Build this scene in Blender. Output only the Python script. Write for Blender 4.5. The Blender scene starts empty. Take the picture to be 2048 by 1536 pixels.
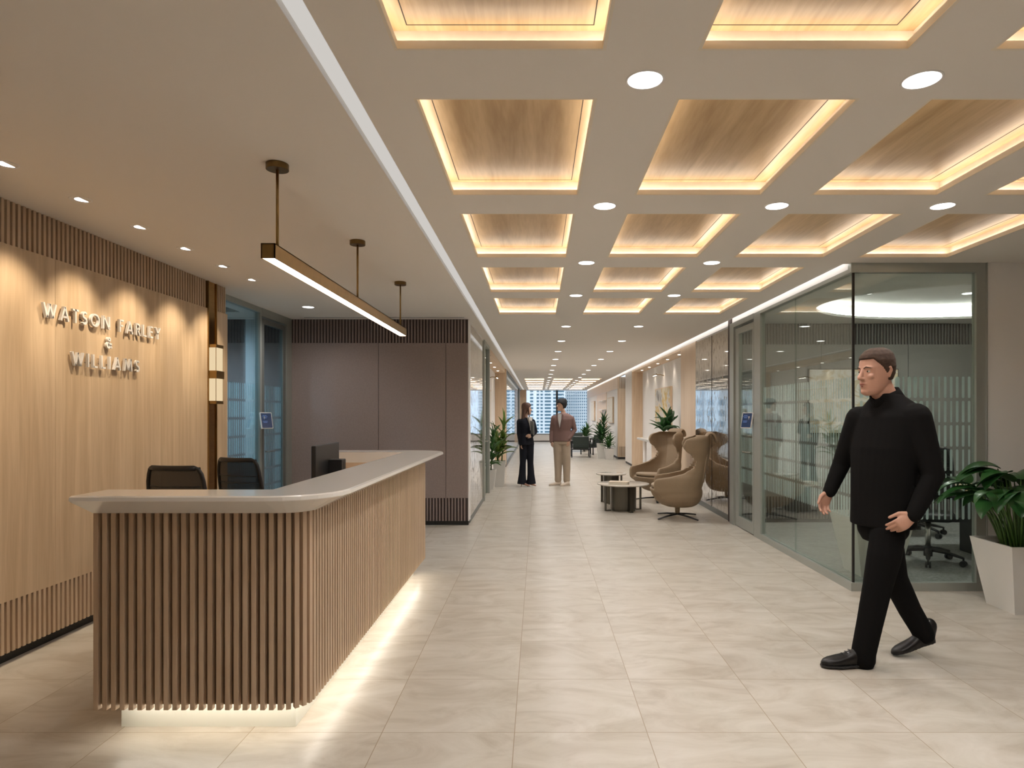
import bpy, bmesh, math, random
from mathutils import Vector, Matrix, Euler
PI = math.pi
C = bpy.context.scene.collection
scn = bpy.context.scene
R = math.radians
# ---------------------------------------------------------------- camera, world, exposure
cam_d = bpy.data.cameras.new('camera'); cam = bpy.data.objects.new('camera', cam_d); C.objects.link(cam)
cam.location = (0, 0, 1.5); cam.rotation_euler = (PI/2, 0, 0)
cam_d.sensor_width = 36; cam_d.lens = 1300/2048*36
cam_d.shift_x = -52/2048; cam_d.shift_y = 60/2048
cam_d.clip_start = .05; cam_d.clip_end = 600
scn.camera = cam
w = bpy.data.worlds.new('sky'); scn.world = w; w.use_nodes = True
bgn = w.node_tree.nodes['Background']
bgn.inputs[0].default_value = (.72, .84, 1, 1); bgn.inputs[1].default_value = 1.7
scn.view_settings.view_transform = 'Standard'; scn.view_settings.look = 'None'
scn.view_settings.exposure = -.27; scn.view_settings.gamma = 1
scn.view_settings.use_curve_mapping = False
sun_d = bpy.data.lights.new('sun', 'SUN'); sun = bpy.data.objects.new('sun', sun_d); C.objects.link(sun)
sun_d.energy = .9; sun_d.angle = R(8); sun_d.color = (1, .95, .88); sun.rotation_euler = (R(52), 0, R(-25)); sun.location = (0, -5, 20)
WARM = (1, .86, .70); NEUT = (1, .965, .93); COOL = (.62, .82, 1)
SPOT_W = 55; WALL_W = 60; CEIL = 2.78
# ---------------------------------------------------------------- materials
def nt(name):
    m = bpy.data.materials.new(name); m.use_nodes = True
    return m, m.node_tree.nodes, m.node_tree.links, m.node_tree.nodes['Principled BSDF']
def mat(name, col, rough=.5, metal=0, spec=.5, em=None, es=0, var=.0, vs=8, bump=0, bs=200, coat=0, stretch=None):
    m, n, l, b = nt(name)
    b.inputs['Base Color'].default_value = (*col, 1); b.inputs['Roughness'].default_value = rough
    b.inputs['Metallic'].default_value = metal; b.inputs['Specular IOR Level'].default_value = spec
    if coat: b.inputs['Coat Weight'].default_value = coat; b.inputs['Coat Roughness'].default_value = .08
    if em: b.inputs['Emission Color'].default_value = (*em, 1); b.inputs['Emission Strength'].default_value = es
    g = n.new('ShaderNodeNewGeometry')
    if var:
        mp = n.new('ShaderNodeMapping'); l.new(g.outputs['Position'], mp.inputs[0])
        if stretch: mp.inputs['Scale'].default_value = stretch
        t = n.new('ShaderNodeTexNoise'); t.inputs['Scale'].default_value = vs; t.inputs['Detail'].default_value = 4
        l.new(mp.outputs[0], t.inputs['Vector'])
        mx = n.new('ShaderNodeMix'); mx.data_type = 'RGBA'
        mx.inputs[6].default_value = (*[c*(1-var) for c in col], 1); mx.inputs[7].default_value = (*[min(1, c*(1+var)) for c in col], 1)
        l.new(t.outputs[0], mx.inputs[0]); l.new(mx.outputs[2], b.inputs['Base Color'])
    if bump:
        t = n.new('ShaderNodeTexNoise'); t.inputs['Scale'].default_value = bs; t.inputs['Detail'].default_value = 2
        l.new(g.outputs['Position'], t.inputs['Vector'])
        bp = n.new('ShaderNodeBump'); bp.inputs['Strength'].default_value = bump; bp.inputs['Distance'].default_value = .002
        l.new(t.outputs[0], bp.inputs['Height']); l.new(bp.outputs[0], b.inputs['Normal'])
    return m
def wood(name, c1, c2, sc=(14, 14, .7), rough=.45):
    m, n, l, b = nt(name)
    g = n.new('ShaderNodeNewGeometry'); mp = n.new('ShaderNodeMapping'); mp.inputs['Scale'].default_value = sc
    l.new(g.outputs['Position'], mp.inputs[0])
    t = n.new('ShaderNodeTexNoise'); t.inputs['Scale'].default_value = 1; t.inputs['Detail'].default_value = 6; t.inputs['Distortion'].default_value = .8
    l.new(mp.outputs[0], t.inputs['Vector'])
    mp2 = n.new('ShaderNodeMapping'); mp2.inputs['Scale'].default_value = [s*7 for s in sc]
    l.new(g.outputs['Position'], mp2.inputs[0])
    t2 = n.new('ShaderNodeTexNoise'); t2.inputs['Scale'].default_value = 1; t2.inputs['Detail'].default_value = 3
    l.new(mp2.outputs[0], t2.inputs['Vector'])
    ad = n.new('ShaderNodeMath'); ad.operation = 'MULTIPLY_ADD'; ad.inputs[1].default_value = .35
    l.new(t2.outputs[0], ad.inputs[0]); l.new(t.outputs[0], ad.inputs[2])
    cr = n.new('ShaderNodeValToRGB'); cr.color_ramp.elements[0].position = .48; cr.color_ramp.elements[1].position = .85
    cr.color_ramp.elements[0].color = (*c1, 1); cr.color_ramp.elements[1].color = (*c2, 1)
    l.new(ad.outputs[0], cr.inputs[0]); l.new(cr.outputs[0], b.inputs['Base Color'])
    b.inputs['Roughness'].default_value = rough
    return m
def glass(name, tint, refl=1.0, rough=0.0, base=0.0, ior=1.5):
    m, n, l, b = nt(name); n.remove(b)
    out = n['Material Output']
    tr = n.new('ShaderNodeBsdfTransparent'); tr.inputs[0].default_value = (*tint, 1)
    gl = n.new('ShaderNodeBsdfGlossy'); gl.inputs['Roughness'].default_value = rough; gl.inputs[0].default_value = (1, 1, 1, 1)
    fr = n.new('ShaderNodeFresnel'); fr.inputs[0].default_value = ior
    mu = n.new('ShaderNodeMath'); mu.operation = 'MULTIPLY_ADD'; mu.inputs[1].default_value = refl; mu.inputs[2].default_value = base
    mx = n.new('ShaderNodeMixShader')
    l.new(fr.outputs[0], mu.inputs[0]); l.new(mu.outputs[0], mx.inputs[0]); l.new(tr.outputs[0], mx.inputs[1]); l.new(gl.outputs[0], mx.inputs[2])
    l.new(mx.outputs[0], out.inputs[0])
    return m
def floor_mat():
    m, n, l, b = nt('travertine')
    tc = n.new('ShaderNodeTexCoord')
    br = n.new('ShaderNodeTexBrick'); br.offset = 0; br.squash = 1
    br.inputs['Scale'].default_value = 1; br.inputs['Brick Width'].default_value = .624; br.inputs['Row Height'].default_value = .6155
    br.inputs['Mortar Size'].default_value = .0022; br.inputs['Mortar Smooth'].default_value = .3
    br.inputs['Color1'].default_value = (0, 0, 0, 1); br.inputs['Color2'].default_value = (1, 1, 1, 1); br.inputs['Mortar'].default_value = (.5, .5, .5, 1)
    l.new(tc.outputs['Object'], br.inputs['Vector'])
    # each tile looks up the stone at its own offset
    ofs = n.new('ShaderNodeVectorMath'); ofs.operation = 'MULTIPLY_ADD'; ofs.inputs[1].default_value = (9, 5, 3)
    l.new(br.outputs['Color'], ofs.inputs[0]); l.new(tc.outputs['Object'], ofs.inputs[2])
    mp = n.new('ShaderNodeMapping'); mp.inputs['Scale'].default_value = (1.3, 2.6, 1); mp.inputs['Rotation'].default_value = (0, 0, .25)
    l.new(ofs.outputs[0], mp.inputs[0])
    t = n.new('ShaderNodeTexNoise'); t.inputs['Scale'].default_value = 1.7; t.inputs['Detail'].default_value = 9; t.inputs['Roughness'].default_value = .62; t.inputs['Distortion'].default_value = 1.3
    l.new(mp.outputs[0], t.inputs['Vector'])
    cr = n.new('ShaderNodeValToRGB'); e = cr.color_ramp.elements
    e[0].position = .32; e[0].color = (.42, .37, .305, 1); e[1].position = .72; e[1].color = (.60, .56, .50, 1)
    k = e.new(.5); k.color = (.52, .475, .41, 1)
    l.new(t.outputs[0], cr.inputs[0])
    mx = n.new('ShaderNodeMix'); mx.data_type = 'RGBA'; mx.inputs[7].default_value = (.30, .23, .15, 1)
    l.new(br.outputs['Fac'], mx.inputs[0]); l.new(cr.outputs[0], mx.inputs[6]); l.new(mx.outputs[2], b.inputs['Base Color'])
    b.inputs['Roughness'].default_value = .30; b.inputs['Specular IOR Level'].default_value = .38
    return m
def mirror_mat():
    m, n, l, b = nt('antique_mirror')
    g = n.new('ShaderNodeNewGeometry'); mp = n.new('ShaderNodeMapping'); mp.inputs['Scale'].default_value = (26, 26, 9)
    l.new(g.outputs['Position'], mp.inputs[0])
    t = n.new('ShaderNodeTexNoise'); t.inputs['Scale'].default_value = 1; t.inputs['Detail'].default_value = 7; t.inputs['Roughness'].default_value = .7
    l.new(mp.outputs[0], t.inputs['Vector'])
    cr = n.new('ShaderNodeValToRGB'); cr.color_ramp.elements[0].position = .52; cr.color_ramp.elements[1].position = .63
    l.new(t.outputs[0], cr.inputs[0])
    c2 = n.new('ShaderNodeMix'); c2.data_type = 'RGBA'; c2.inputs[6].default_value = (.66, .63, .58, 1); c2.inputs[7].default_value = (.28, .22, .145, 1)
    l.new(cr.outputs[0], c2.inputs[0]); l.new(c2.outputs[2], b.inputs['Base Color'])
    b.inputs['Metallic'].default_value = 1
    mm = n.new('ShaderNodeMath'); mm.operation = 'MULTIPLY_ADD'; mm.inputs[1].default_value = .35; mm.inputs[2].default_value = .03
    l.new(cr.outputs[0], mm.inputs[0]); l.new(mm.outputs[0], b.inputs['Roughness'])
    return m
def art_mat(name, cols, scale=(2, 2, 2), dist=3, seed=0, pos=(.2, .42, .55, .75)):
    m, n, l, b = nt(name)
    g = n.new('ShaderNodeNewGeometry'); mp = n.new('ShaderNodeMapping'); mp.inputs['Scale'].default_value = scale; mp.inputs['Location'].default_value = (seed, seed*.7, seed*.3)
    l.new(g.outputs['Position'], mp.inputs[0])
    t = n.new('ShaderNodeTexNoise'); t.inputs['Scale'].default_value = 1.4; t.inputs['Detail'].default_value = 8; t.inputs['Distortion'].default_value = dist; t.inputs['Roughness'].default_value = .6
    l.new(mp.outputs[0], t.inputs['Vector'])
    cr = n.new('ShaderNodeValToRGB'); e = cr.color_ramp.elements
    e[0].position = pos[0]; e[0].color = (*cols[0], 1); e[1].position = pos[-1]; e[1].color = (*cols[-1], 1)
    for p, c in zip(pos[1:-1], cols[1:-1]): k = e.new(p); k.color = (*c, 1)
    l.new(t.outputs[0], cr.inputs[0]); l.new(cr.outputs[0], b.inputs['Base Color']); b.inputs['Roughness'].default_value = .7
    return m
def emit(name, col, s):
    m, n, l, b = nt(name); n.remove(b)
    e = n.new('ShaderNodeEmission'); e.inputs[0].default_value = (*col, 1); e.inputs[1].default_value = s
    l.new(e.outputs[0], n['Material Output'].inputs[0]); return m
M = dict(
 oak=wood('oak', (.52, .375, .235), (.66, .50, .335)),
 oak_slat=wood('oak_slat', (.50, .355, .235), (.64, .48, .335), (20, 20, .8)),
 oak_light=wood('oak_light', (.68, .50, .34), (.78, .61, .44)),
 oak_panel=wood('oak_panel', (.40, .255, .115), (.58, .40, .21), (9, .9, 9), .4),
 cream_wood=wood('cream_wood', (.64, .52, .40), (.74, .62, .49), (3, 3, 3)), lip=mat('lip_paint', (.80, .73, .62), .7), felt_gap_shade=mat('felt_gap_shade', (.085, .065, .06), .95),  # backing felt darkened to paint in the shade between the ribs
 ceiling=mat('ceiling_paint', (.79, .75, .70), .9),
 oak_back=wood('oak_back', (.20, .125, .07), (.28, .185, .11), (20, 20, .8)),  # oak darkened to paint in the shade in the slat gaps
 white=mat('white_paint', (.82, .80, .78), .7),
 black=mat('black_base', (.015, .014, .013), .5),
 felt=mat('felt', (.29, .23, .215), .95, var=.16, vs=60, bump=.2),
 felt_grey=mat('felt_grey', (.25, .24, .22), .95, var=.12, vs=60),
 floor=floor_mat(), mirror=mirror_mat(),
 carpet=mat('carpet', (.27, .275, .26), 1, var=.75, vs=38, bump=.3, stretch=(1, 1.6, 1)),
 quartz=mat('quartz', (.88, .85, .80), .16, coat=.4),
 plinth=mat('plinth_white', (.80, .80, .72), .5),
 brass=mat('brushed_brass', (.36, .24, .10), .32, 1, var=.15, vs=20),
 brass_dark=mat('dark_brass', (.20, .13, .055), .35, 1),
 bronze=mat('polished_bronze', (.42, .24, .08), .14, 1, var=.3, vs=9, stretch=(1, 1, 5)),
 alu=mat('aluminium_frame', (.42, .44, .41), .42, .5),
 alu_dark=mat('grey_frame', (.20, .21, .20), .45, .4),
 chrome=mat('satin_chrome', (.62, .60, .56), .2, 1),
 letter=mat('letter_paint', (.78, .76, .74), .45),
 blackplastic=mat('black_plastic', (.018, .018, .019), .45),
 mesh=mat('black_mesh', (.03, .028, .026), .8),
 screen=mat('dark_screen', (.012, .016, .03), .15, em=(.05, .12, .3), es=.25),
 ui=emit('screen_text', (.25, .4, .8), .5), ui2=emit('screen_text_orange', (.9, .4, .2), .5),
 pot=mat('pot_white', (.72, .70, .66), .5), soil=mat('soil', (.06, .035, .02), 1, var=.6, vs=90),
 leather=mat('taupe_fabric', (.30, .215, .135), .7, var=.06, vs=40),
 leather2=mat('taupe_cushion', (.34, .25, .165), .75, var=.06, vs=40),
 drum=mat('drum_bronze', (.13, .12, .10), .3, .9), marble=mat('table_marble', (.62, .57, .50), .12, var=.1, vs=6),
 book=mat('book_cover', (.55, .45, .33), .6), paper=mat('book_pages', (.75, .70, .60), .8),
 green_lthr=mat('dark_green_leather', (.022, .035, .03), .5), 
 leaf=mat('leaf', (.035, .12, .022), .32, var=.5, vs=7), leaf_y=mat('leaf_yellow_edge', (.12, .20, .03), .35, var=.6, vs=9),
 leaf_d=mat('leaf_dark', (.022, .085, .02), .28, var=.5, vs=8), stem=mat('stem', (.07, .15, .03), .45, var=.3, vs=12),
 film=None,
 glass=glass('clear_glass', (.88, .92, .90), .36), glass_b=glass('blue_glass', (.76, .87, .92), .5), glass_w=glass('window_glass', (.93, .97, 1), .6),
 lamp=emit('lamp_white', (1, .97, .93), 9), led=emit('led_warm', (1, .92, .82), 13.5), led_desk=emit('led_desk', (1, .94, .82), 22),
 diffuser=emit('cove_diffuser', (1, .95, .89), .74), pend=emit('pendant_diffuser', (1, .95, .90), 14), led_w=emit('led_white', (1, .94, .88), 6),
 onyx=emit('lit_onyx', (1, .78, .48), 1.0), oval=emit('led_oval', (.96, .97, .90), 26),
 skin=mat('skin', (.50, .27, .19), .5, var=.06, vs=30), skin2=mat('skin_light', (.58, .36, .26), .5), lips=mat('lips', (.36, .12, .10), .5),
 eye=mat('eye_white', (.6, .58, .55), .25), iris=mat('iris', (.03, .02, .015), .2),
 hair_b=mat('brown_hair', (.05, .026, .015), .85, var=.5, vs=60), hair_k=mat('black_hair', (.010, .009, .010), .75, var=.4, vs=60), hair_l=mat('long_brown_hair', (.085, .035, .020), .6, var=.5, vs=50),
 blackcloth=mat('black_cloth', (.0065, .006, .006), .9, spec=.12, bump=.15, bs=120), blackjean=mat('black_trouser_cloth', (.006, .0055, .0055), .9, spec=.12),
 blackleather=mat('black_leather', (.008, .007, .007), .35, spec=.35), navy=mat('navy_suit', (.012, .013, .019), .9, spec=.2), blouse=mat('white_blouse', (.62, .58, .54), .7),
 mauve=mat('mauve_jacket', (.19, .112, .098), .85, var=.08, vs=30), chino=mat('beige_trouser_cloth', (.42, .34, .26), .85, var=.06, vs=12), shirt=mat('pale_shirt', (.66, .64, .62), .7),
 shoe_w=mat('cream_shoe', (.62, .52, .42), .6), heel=mat('nude_shoe', (.33, .17, .11), .4), grey=mat('grey_folder', (.25, .25, .25), .5),
 bld=mat('tower_white', (.84, .83, .80), .8), bwin=mat('tower_window', (.10, .20, .25), .3), bld2=mat('tower_grey', (.78, .78, .76), .8), bwin2=mat('tower_window_pale', (.16, .25, .30), .3),
 frame_dk=mat('window_frame_dark', (.035, .04, .045), .5), shade=mat('lamp_shade', (.45, .30, .18), .8),
 table=wood('table_wood', (.55, .40, .26), (.68, .52, .36), (3, 20, 3)),
 gap=mat('joint_dark', (.05, .035, .025), .9),
)
def film_mat():
    m, n, l, b = nt('frosted_film'); n.remove(b)
    tr = n.new('ShaderNodeBsdfTransparent'); tr.inputs[0].default_value = (.9, .95, .95, 1)
    df = n.new('ShaderNodeBsdfDiffuse'); df.inputs[0].default_value = (.84, .93, .93, 1)
    tl = n.new('ShaderNodeBsdfTranslucent'); tl.inputs[0].default_value = (.84, .93, .93, 1)
    a = n.new('ShaderNodeMixShader'); a.inputs[0].default_value = .5; l.new(df.outputs[0], a.inputs[1]); l.new(tl.outputs[0], a.inputs[2])
    mx = n.new('ShaderNodeMixShader'); mx.inputs[0].default_value = .74; l.new(tr.outputs[0], mx.inputs[1]); l.new(a.outputs[0], mx.inputs[2])
    l.new(mx.outputs[0], n['Material Output'].inputs[0]); return m
M['film'] = film_mat()
# ---------------------------------------------------------------- mesh builder
def V(*a): return Vector(a)
class MB:
    def __init__(s): s.v = []; s.f = []
    def add(s, vs, fs):
        o = len(s.v); s.v += [Vector(p) for p in vs]; s.f += [tuple(i+o for i in f) for f in fs]; return s
    def box(s, x0, x1, y0, y1, z0, z1):
        return s.add([(x0,y0,z0),(x1,y0,z0),(x1,y1,z0),(x0,y1,z0),(x0,y0,z1),(x1,y0,z1),(x1,y1,z1),(x0,y1,z1)],
                     [(0,3,2,1),(4,5,6,7),(0,1,5,4),(1,2,6,5),(2,3,7,6),(3,0,4,7)])
    def obox(s, c, size, mx):
        hx, hy, hz = [a/2 for a in size]; c = Vector(c)
        vs = [c + mx @ Vector(p) for p in [(-hx,-hy,-hz),(hx,-hy,-hz),(hx,hy,-hz),(-hx,hy,-hz),(-hx,-hy,hz),(hx,-hy,hz),(hx,hy,hz),(-hx,hy,hz)]]
        return s.add(vs, [(0,3,2,1),(4,5,6,7),(0,1,5,4),(1,2,6,5),(2,3,7,6),(3,0,4,7)])
    def rings(s, rs, cap=True, loop=False):
        n = len(rs[0]); vs = [p for r in rs for p in r]; fs = []
        m = len(rs)
        for i in range(m if loop else m-1):
            a = i*n; b = ((i+1) % m)*n
            for j in range(n): k = (j+1) % n; fs.append((a+j, a+k, b+k, b+j))
        if cap and not loop: fs.append(tuple(range(n-1, -1, -1))); fs.append(tuple((m-1)*n+j for j in range(n)))
        return s.add(vs, fs)
    def prism(s, poly, d, z0, z1, axis='z'):
        def P(u, v, w): return (u, v, w) if axis == 'z' else ((w, u, v) if axis == 'x' else (u, w, v))
        return s.rings([[P(a, b, z0) for a, b in poly], [P(a, b, z1) for a, b in poly]])
    def tube(s, pts, rad, seg=12, flat=1.0, up=None, cap=True):
        pts = [Vector(p) for p in pts]; n = len(pts)
        if not isinstance(rad, (list, tuple)): rad = [rad]*n
        rs = []; prev = None
        for i, p in enumerate(pts):
            t = (pts[min(i+1, n-1)] - pts[max(i-1, 0)]).normalized()
            if prev is None:
                a = Vector(up) if up else (V(0,0,1) if abs(t.z) < .9 else V(0,1,0))
            else: a = prev
            a = (a - t*a.dot(t)).normalized(); b = t.cross(a); prev = a
            r = rad[i]; ra, rb = (r if isinstance(r, (tuple, list)) else (r, r*flat))
            rs.append([p + a*(ra*math.cos(2*PI*k/seg)) + b*(rb*math.sin(2*PI*k/seg)) for k in range(seg)])
        return s.rings(rs, cap)
    def cap_tube(s, pts, rad, seg=12, flat=1.0, up=None):
        pts = [Vector(p) for p in pts]
        if not isinstance(rad, (list, tuple)): rad = [rad]*len(pts)
        def sc(r, k): return tuple(a*k for a in r) if isinstance(r, (tuple, list)) else r*k
        def mg(r): return min(r) if isinstance(r, (tuple, list)) else r
        d0 = (pts[0]-pts[1]).normalized(); d1 = (pts[-1]-pts[-2]).normalized()
        A = [pts[0]+d0*mg(rad[0])*k for k in (1, .85, .5)]; B = [pts[-1]+d1*mg(rad[-1])*k for k in (.5, .85, 1)]
        return s.tube(A+pts+B, [sc(rad[0], k) for k in (.15, .52, .86)]+list(rad)+[sc(rad[-1], k) for k in (.86, .52, .15)], seg, flat, up)
    def cyl(s, c, r, z0, z1, seg=24, r2=None):
        r2 = r if r2 is None else r2
        return s.rings([[(c[0]+q*math.cos(2*PI*k/seg), c[1]+q*math.sin(2*PI*k/seg), z) for k in range(seg)] for q, z in ((r, z0), (r2, z1))])
    def lathe(s, prof, c=(0, 0), seg=24):
        return s.rings([[(c[0]+r*math.cos(2*PI*k/seg), c[1]+r*math.sin(2*PI*k/seg), z) for k in range(seg)] for r, z in prof])
    def ell(s, c, r, mx=None, seg=16, nr=10):
        mx = mx or Matrix.Identity(3); c = Vector(c); rs = []
        for i in range(nr+1):
            a = PI*(i+.001)/(nr+.002); 
            rs.append([c + mx @ V(r[0]*math.sin(a)*math.cos(2*PI*k/seg), r[1]*math.sin(a)*math.sin(2*PI*k/seg), -r[2]*math.cos(a)) for k in range(seg)])
        return s.rings(rs)
    def grid(s, G):
        n = len(G[0]); return s.add([p for r in G for p in r], [(i*n+j, i*n+j+1, (i+1)*n+j+1, (i+1)*n+j) for i in range(len(G)-1) for j in range(n-1)])
    def build(s, name, m, parent=None, smooth=False, bevel=0, origin=None, sub=0, remesh=0, solid=0, nsm=0, weld=False):
        o3 = Vector((0, 0, 0)); p = parent
        while p is not None: o3 += p.location; p = p.parent
        if parent is None and origin is not None: o3 = Vector(origin)
        me = bpy.data.meshes.new(name); me.from_pydata([tuple(v-o3) for v in s.v], [], s.f)
        bm = bmesh.new(); bm.from_mesh(me)
        if weld: bmesh.ops.remove_doubles(bm, verts=bm.verts, dist=1e-5)
        bmesh.ops.recalc_face_normals(bm, faces=bm.faces); bm.to_mesh(me); bm.free()
        me.materials.append(m)
        if smooth: me.polygons.foreach_set('use_smooth', [True]*len(me.polygons))
        o = bpy.data.objects.new(name, me); C.objects.link(o)
        if parent is not None: o.parent = parent
        elif origin is not None: o.location = o3
        if remesh:
            d = o.modifiers.new('remesh', 'REMESH'); d.mode = 'VOXEL'; d.voxel_size = remesh; d.use_smooth_shade = True
            if nsm: d = o.modifiers.new('smooth', 'SMOOTH'); d.factor = .5; d.iterations = nsm
        if solid: d = o.modifiers.new('solid', 'SOLIDIFY'); d.thickness = solid; d.offset = 0
        if bevel: d = o.modifiers.new('bevel', 'BEVEL'); d.width = bevel; d.segments = 2; d.limit_method = 'ANGLE'
        if sub: d = o.modifiers.new('sub', 'SUBSURF'); d.levels = sub; d.render_levels = sub
        return o
def tag(o, label, cat, group=None):
    o['label'] = label; o['category'] = cat
    if group: o['group'] = group
    return o
def struct(o): o['kind'] = 'structure'; return o
def thing(name, label, cat, loc=(0, 0, 0), group=None):
    o = bpy.data.objects.new(name, None); o.empty_display_size = .1; C.objects.link(o); o.location = loc
    return tag(o, label, cat, group)
def dup(root, loc=None, rz=None, label=None):
    r = root.copy(); C.objects.link(r)
    if loc is not None: r.location = loc
    if rz is not None: r.rotation_euler = (0, 0, rz)
    if label: r['label'] = label
    for ch in list(root.children):
        c = ch.copy(); C.objects.link(c); c.parent = r
        for g in list(ch.children):
            d = g.copy(); C.objects.link(d); d.parent = c
    return r
def spot(name, parent, loc, power, col, size=110, blend=.7, rad=.05, tilt=(0, 0, 0)):
    d = bpy.data.lights.new(name, 'SPOT'); d.energy = power; d.color = col; d.spot_size = R(size); d.spot_blend = blend; d.shadow_soft_size = rad
    o = bpy.data.objects.new(name, d); C.objects.link(o); o.location = loc; o.rotation_euler = tilt
    if parent: o.parent = parent
    return o
ORD = ['first', 'second', 'third', 'fourth', 'fifth', 'sixth', 'seventh', 'eighth', 'ninth', 'tenth', 'eleventh', 'twelfth', 'thirteenth', 'fourteenth', 'fifteenth', 'sixteenth']
# ================================================================= room shell
XL = -3.17; XG = 2.68
fl = MB().box(-7, 8, -3.5, 36, -.12, 0).build('floor', M['floor'], origin=(-.1105-6.24, 3.062-6.155, 0)); struct(fl)
cp = MB().box(2.72, 7.2, 5.6, 8.93, 0, .012).build('floor', M['carpet']); struct(cp)
# ceilings as plates with openings
def plate(name, x0, x1, y0, y1, holes, z, m, th=.02):
    xs = sorted({x0, x1, *[h[0] for h in holes], *[h[1] for h in holes]}); ys = sorted({y0, y1, *[h[2] for h in holes], *[h[3] for h in holes]})
    xs = [x for x in xs if x0 <= x <= x1]; ys = [y for y in ys if y0 <= y <= y1]
    b = MB()
    for i in range(len(xs)-1):
        for j in range(len(ys)-1):
            cx = (xs[i]+xs[i+1])/2; cy = (ys[j]+ys[j+1])/2
            if any(h[0] < cx < h[1] and h[2] < cy < h[3] for h in holes): continue
            b.add([(xs[i], ys[j], z), (xs[i+1], ys[j], z), (xs[i+1], ys[j+1], z), (xs[i], ys[j+1], z)], [(0, 3, 2, 1)])
    return struct(b.build(name, m, weld=True, solid=0))
CW, CL = .745, 1.17
cols = [-.133, .935, 1.965, 2.98]; rows = [.19, 1.705, 3.22, 4.735, 6.25, 7.765]
frows = [24.05+1.6*k for k in range(7)]
cofs = []
for r, y in enumerate(rows):
    for c, x in enumerate(cols):
        if c == 3 and y > 5: continue
        cofs.append((x, y, r, c, 0))
for r, y in enumerate(frows):
    for c, x in enumerate(cols[:3]): cofs.append((x, y, r, c, 1))
holes = [(x-CW/2, x+CW/2, y-CL/2, y+CL/2) for x, y, r, c, f in cofs]
plate('ceiling', -.725, 2.58, -3.5, 35.6, holes, CEIL, M['ceiling'])
plate('ceiling', 2.58, 8, -3.5, 5.53, holes, CEIL, M['ceiling'])
struct(MB().box(-7, -.815, -3.5, 35.6, CEIL, CEIL+.03).build('ceiling', M['ceiling']))
# linear light slot between the two ceilings
sl = thing('linear_slot_light', 'long thin white recessed light line running down the left of the coffered ceiling', 'light', (-.77, 16, CEIL))
MB().box(-.815, -.725, -3.5, 35.5, CEIL+.03, CEIL+.04).build('diffuser', M['diffuser'], sl)
b = MB(); b.box(-.815, -.812, -3.5, 35.5, CEIL, CEIL+.03); b.box(-.728, -.725, -3.5, 35.5, CEIL, CEIL+.03); b.build('edge_trim', M['white'], sl)
# right hand cove over the glazed wall
cv = thing('cove_light', 'bright white light cove along the top of the right hand wall and glass room', 'light', (2.6, 20, CEIL))
MB().box(2.585, 2.60, 5.6, 35.4, CEIL+.015, CEIL+.045).build('light_strip', M['led_w'], cv)
b = MB(); b.box(2.58, 2.60, 5.55, 35.4, CEIL-.002, CEIL+.012); b.box(2.56, 2.58, 5.55, 35.4, CEIL+.002, CEIL+.16); b.box(2.56, 2.70, 5.53, 35.4, CEIL+.16, CEIL+.18); b.box(2.56, 2.70, 5.50, 5.55, CEIL+.001, CEIL+.17)
b.build('cove_channel', M['white'], cv)
struct(MB().box(2.68, 2.75, 5.56, 19.95, 2.735, CEIL+.17).build('trim_1', M['white']))
struct(MB().box(2.68, 2.75, 19.95, 35.4, 2.735, CEIL+.17).build('trim_2', M['white']))
# coffers
def make_coffer():
    t = thing('ceiling_coffer', '', 'ceiling coffer', (0, 0, 0), 'lit wooden ceiling coffers')
    hx, hy = CW/2, CL/2; e = .035
    def frame(ix, iy, ox, oy, z0, z1, b):
        b.box(-ox, -ix, -oy, oy, z0, z1); b.box(ix, ox, -oy, oy, z0, z1); b.box(-ix, ix, -oy, -iy, z0, z1); b.box(-ix, ix, iy, oy, z0, z1)
    b = MB(); frame(hx-.012, hy-.012, hx+.0, hy+.0, 0, .029, b); frame(hx, hy, hx+.06, hy+.06, .012, .026, b)
    b.build('lip', M['lip'], t)
    b = MB(); frame(hx+e, hy+e, hx+e+.02, hy+e+.02, .026, .09, b); b.build('upstand', M['cream_wood'], t)
    MB().box(-hx-e-.02, hx+e+.02, -hy-e-.02, hy+e+.02, .09, .105).build('wood_panel', M['oak_panel'], t)
    b = MB(); frame(hx-.045, hy-.004, hx-.041, hy, .0893, .0901, b); b.build('joint_line', M['gap'], t)
    b = MB()
    for sx, sy in ((1, 0), (-1, 0), (0, 1), (0, -1)):
        for u0, u1 in (((-hy, hy),) if sx else ((-hx, hx),)):
            h_ = hx if sx else hy; prof = ((h_+.004, .0265), (h_+.004, .0285), (h_+.020, .036), (h_+.022, .0265))
            b.rings([[((sx or sy)*p, u, z) if sx else (u, (sx or sy)*p, z) for p, z in prof] for u in (u0, u1)])
    b.build('light_strip', M['led'], t)
    return t
cf0 = make_coffer()
cn = ['leftmost', 'second from left', 'third from left', 'rightmost']
fn = ['leftmost', 'middle', 'rightmost']
for i, (x, y, r, c, f) in enumerate(cofs):
    if f: lab = 'distant lit wooden ceiling coffer near the far window, %s row from the camera, %s' % (ORD[r], fn[c])
    elif r < 2: lab = 'large lit wooden coffer %s, %s' % (('cut by the photo\'s top edge', 'above and behind the viewpoint')[r == 0], cn[c])
    else: lab = 'lit wooden ceiling coffer, %s full row from the camera, %s' % (ORD[r-2], cn[c] if r < 4 else fn[c])
    o = cf0 if i == 0 else dup(cf0)
    o.location = (x, y, CEIL); o['label'] = lab
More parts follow.
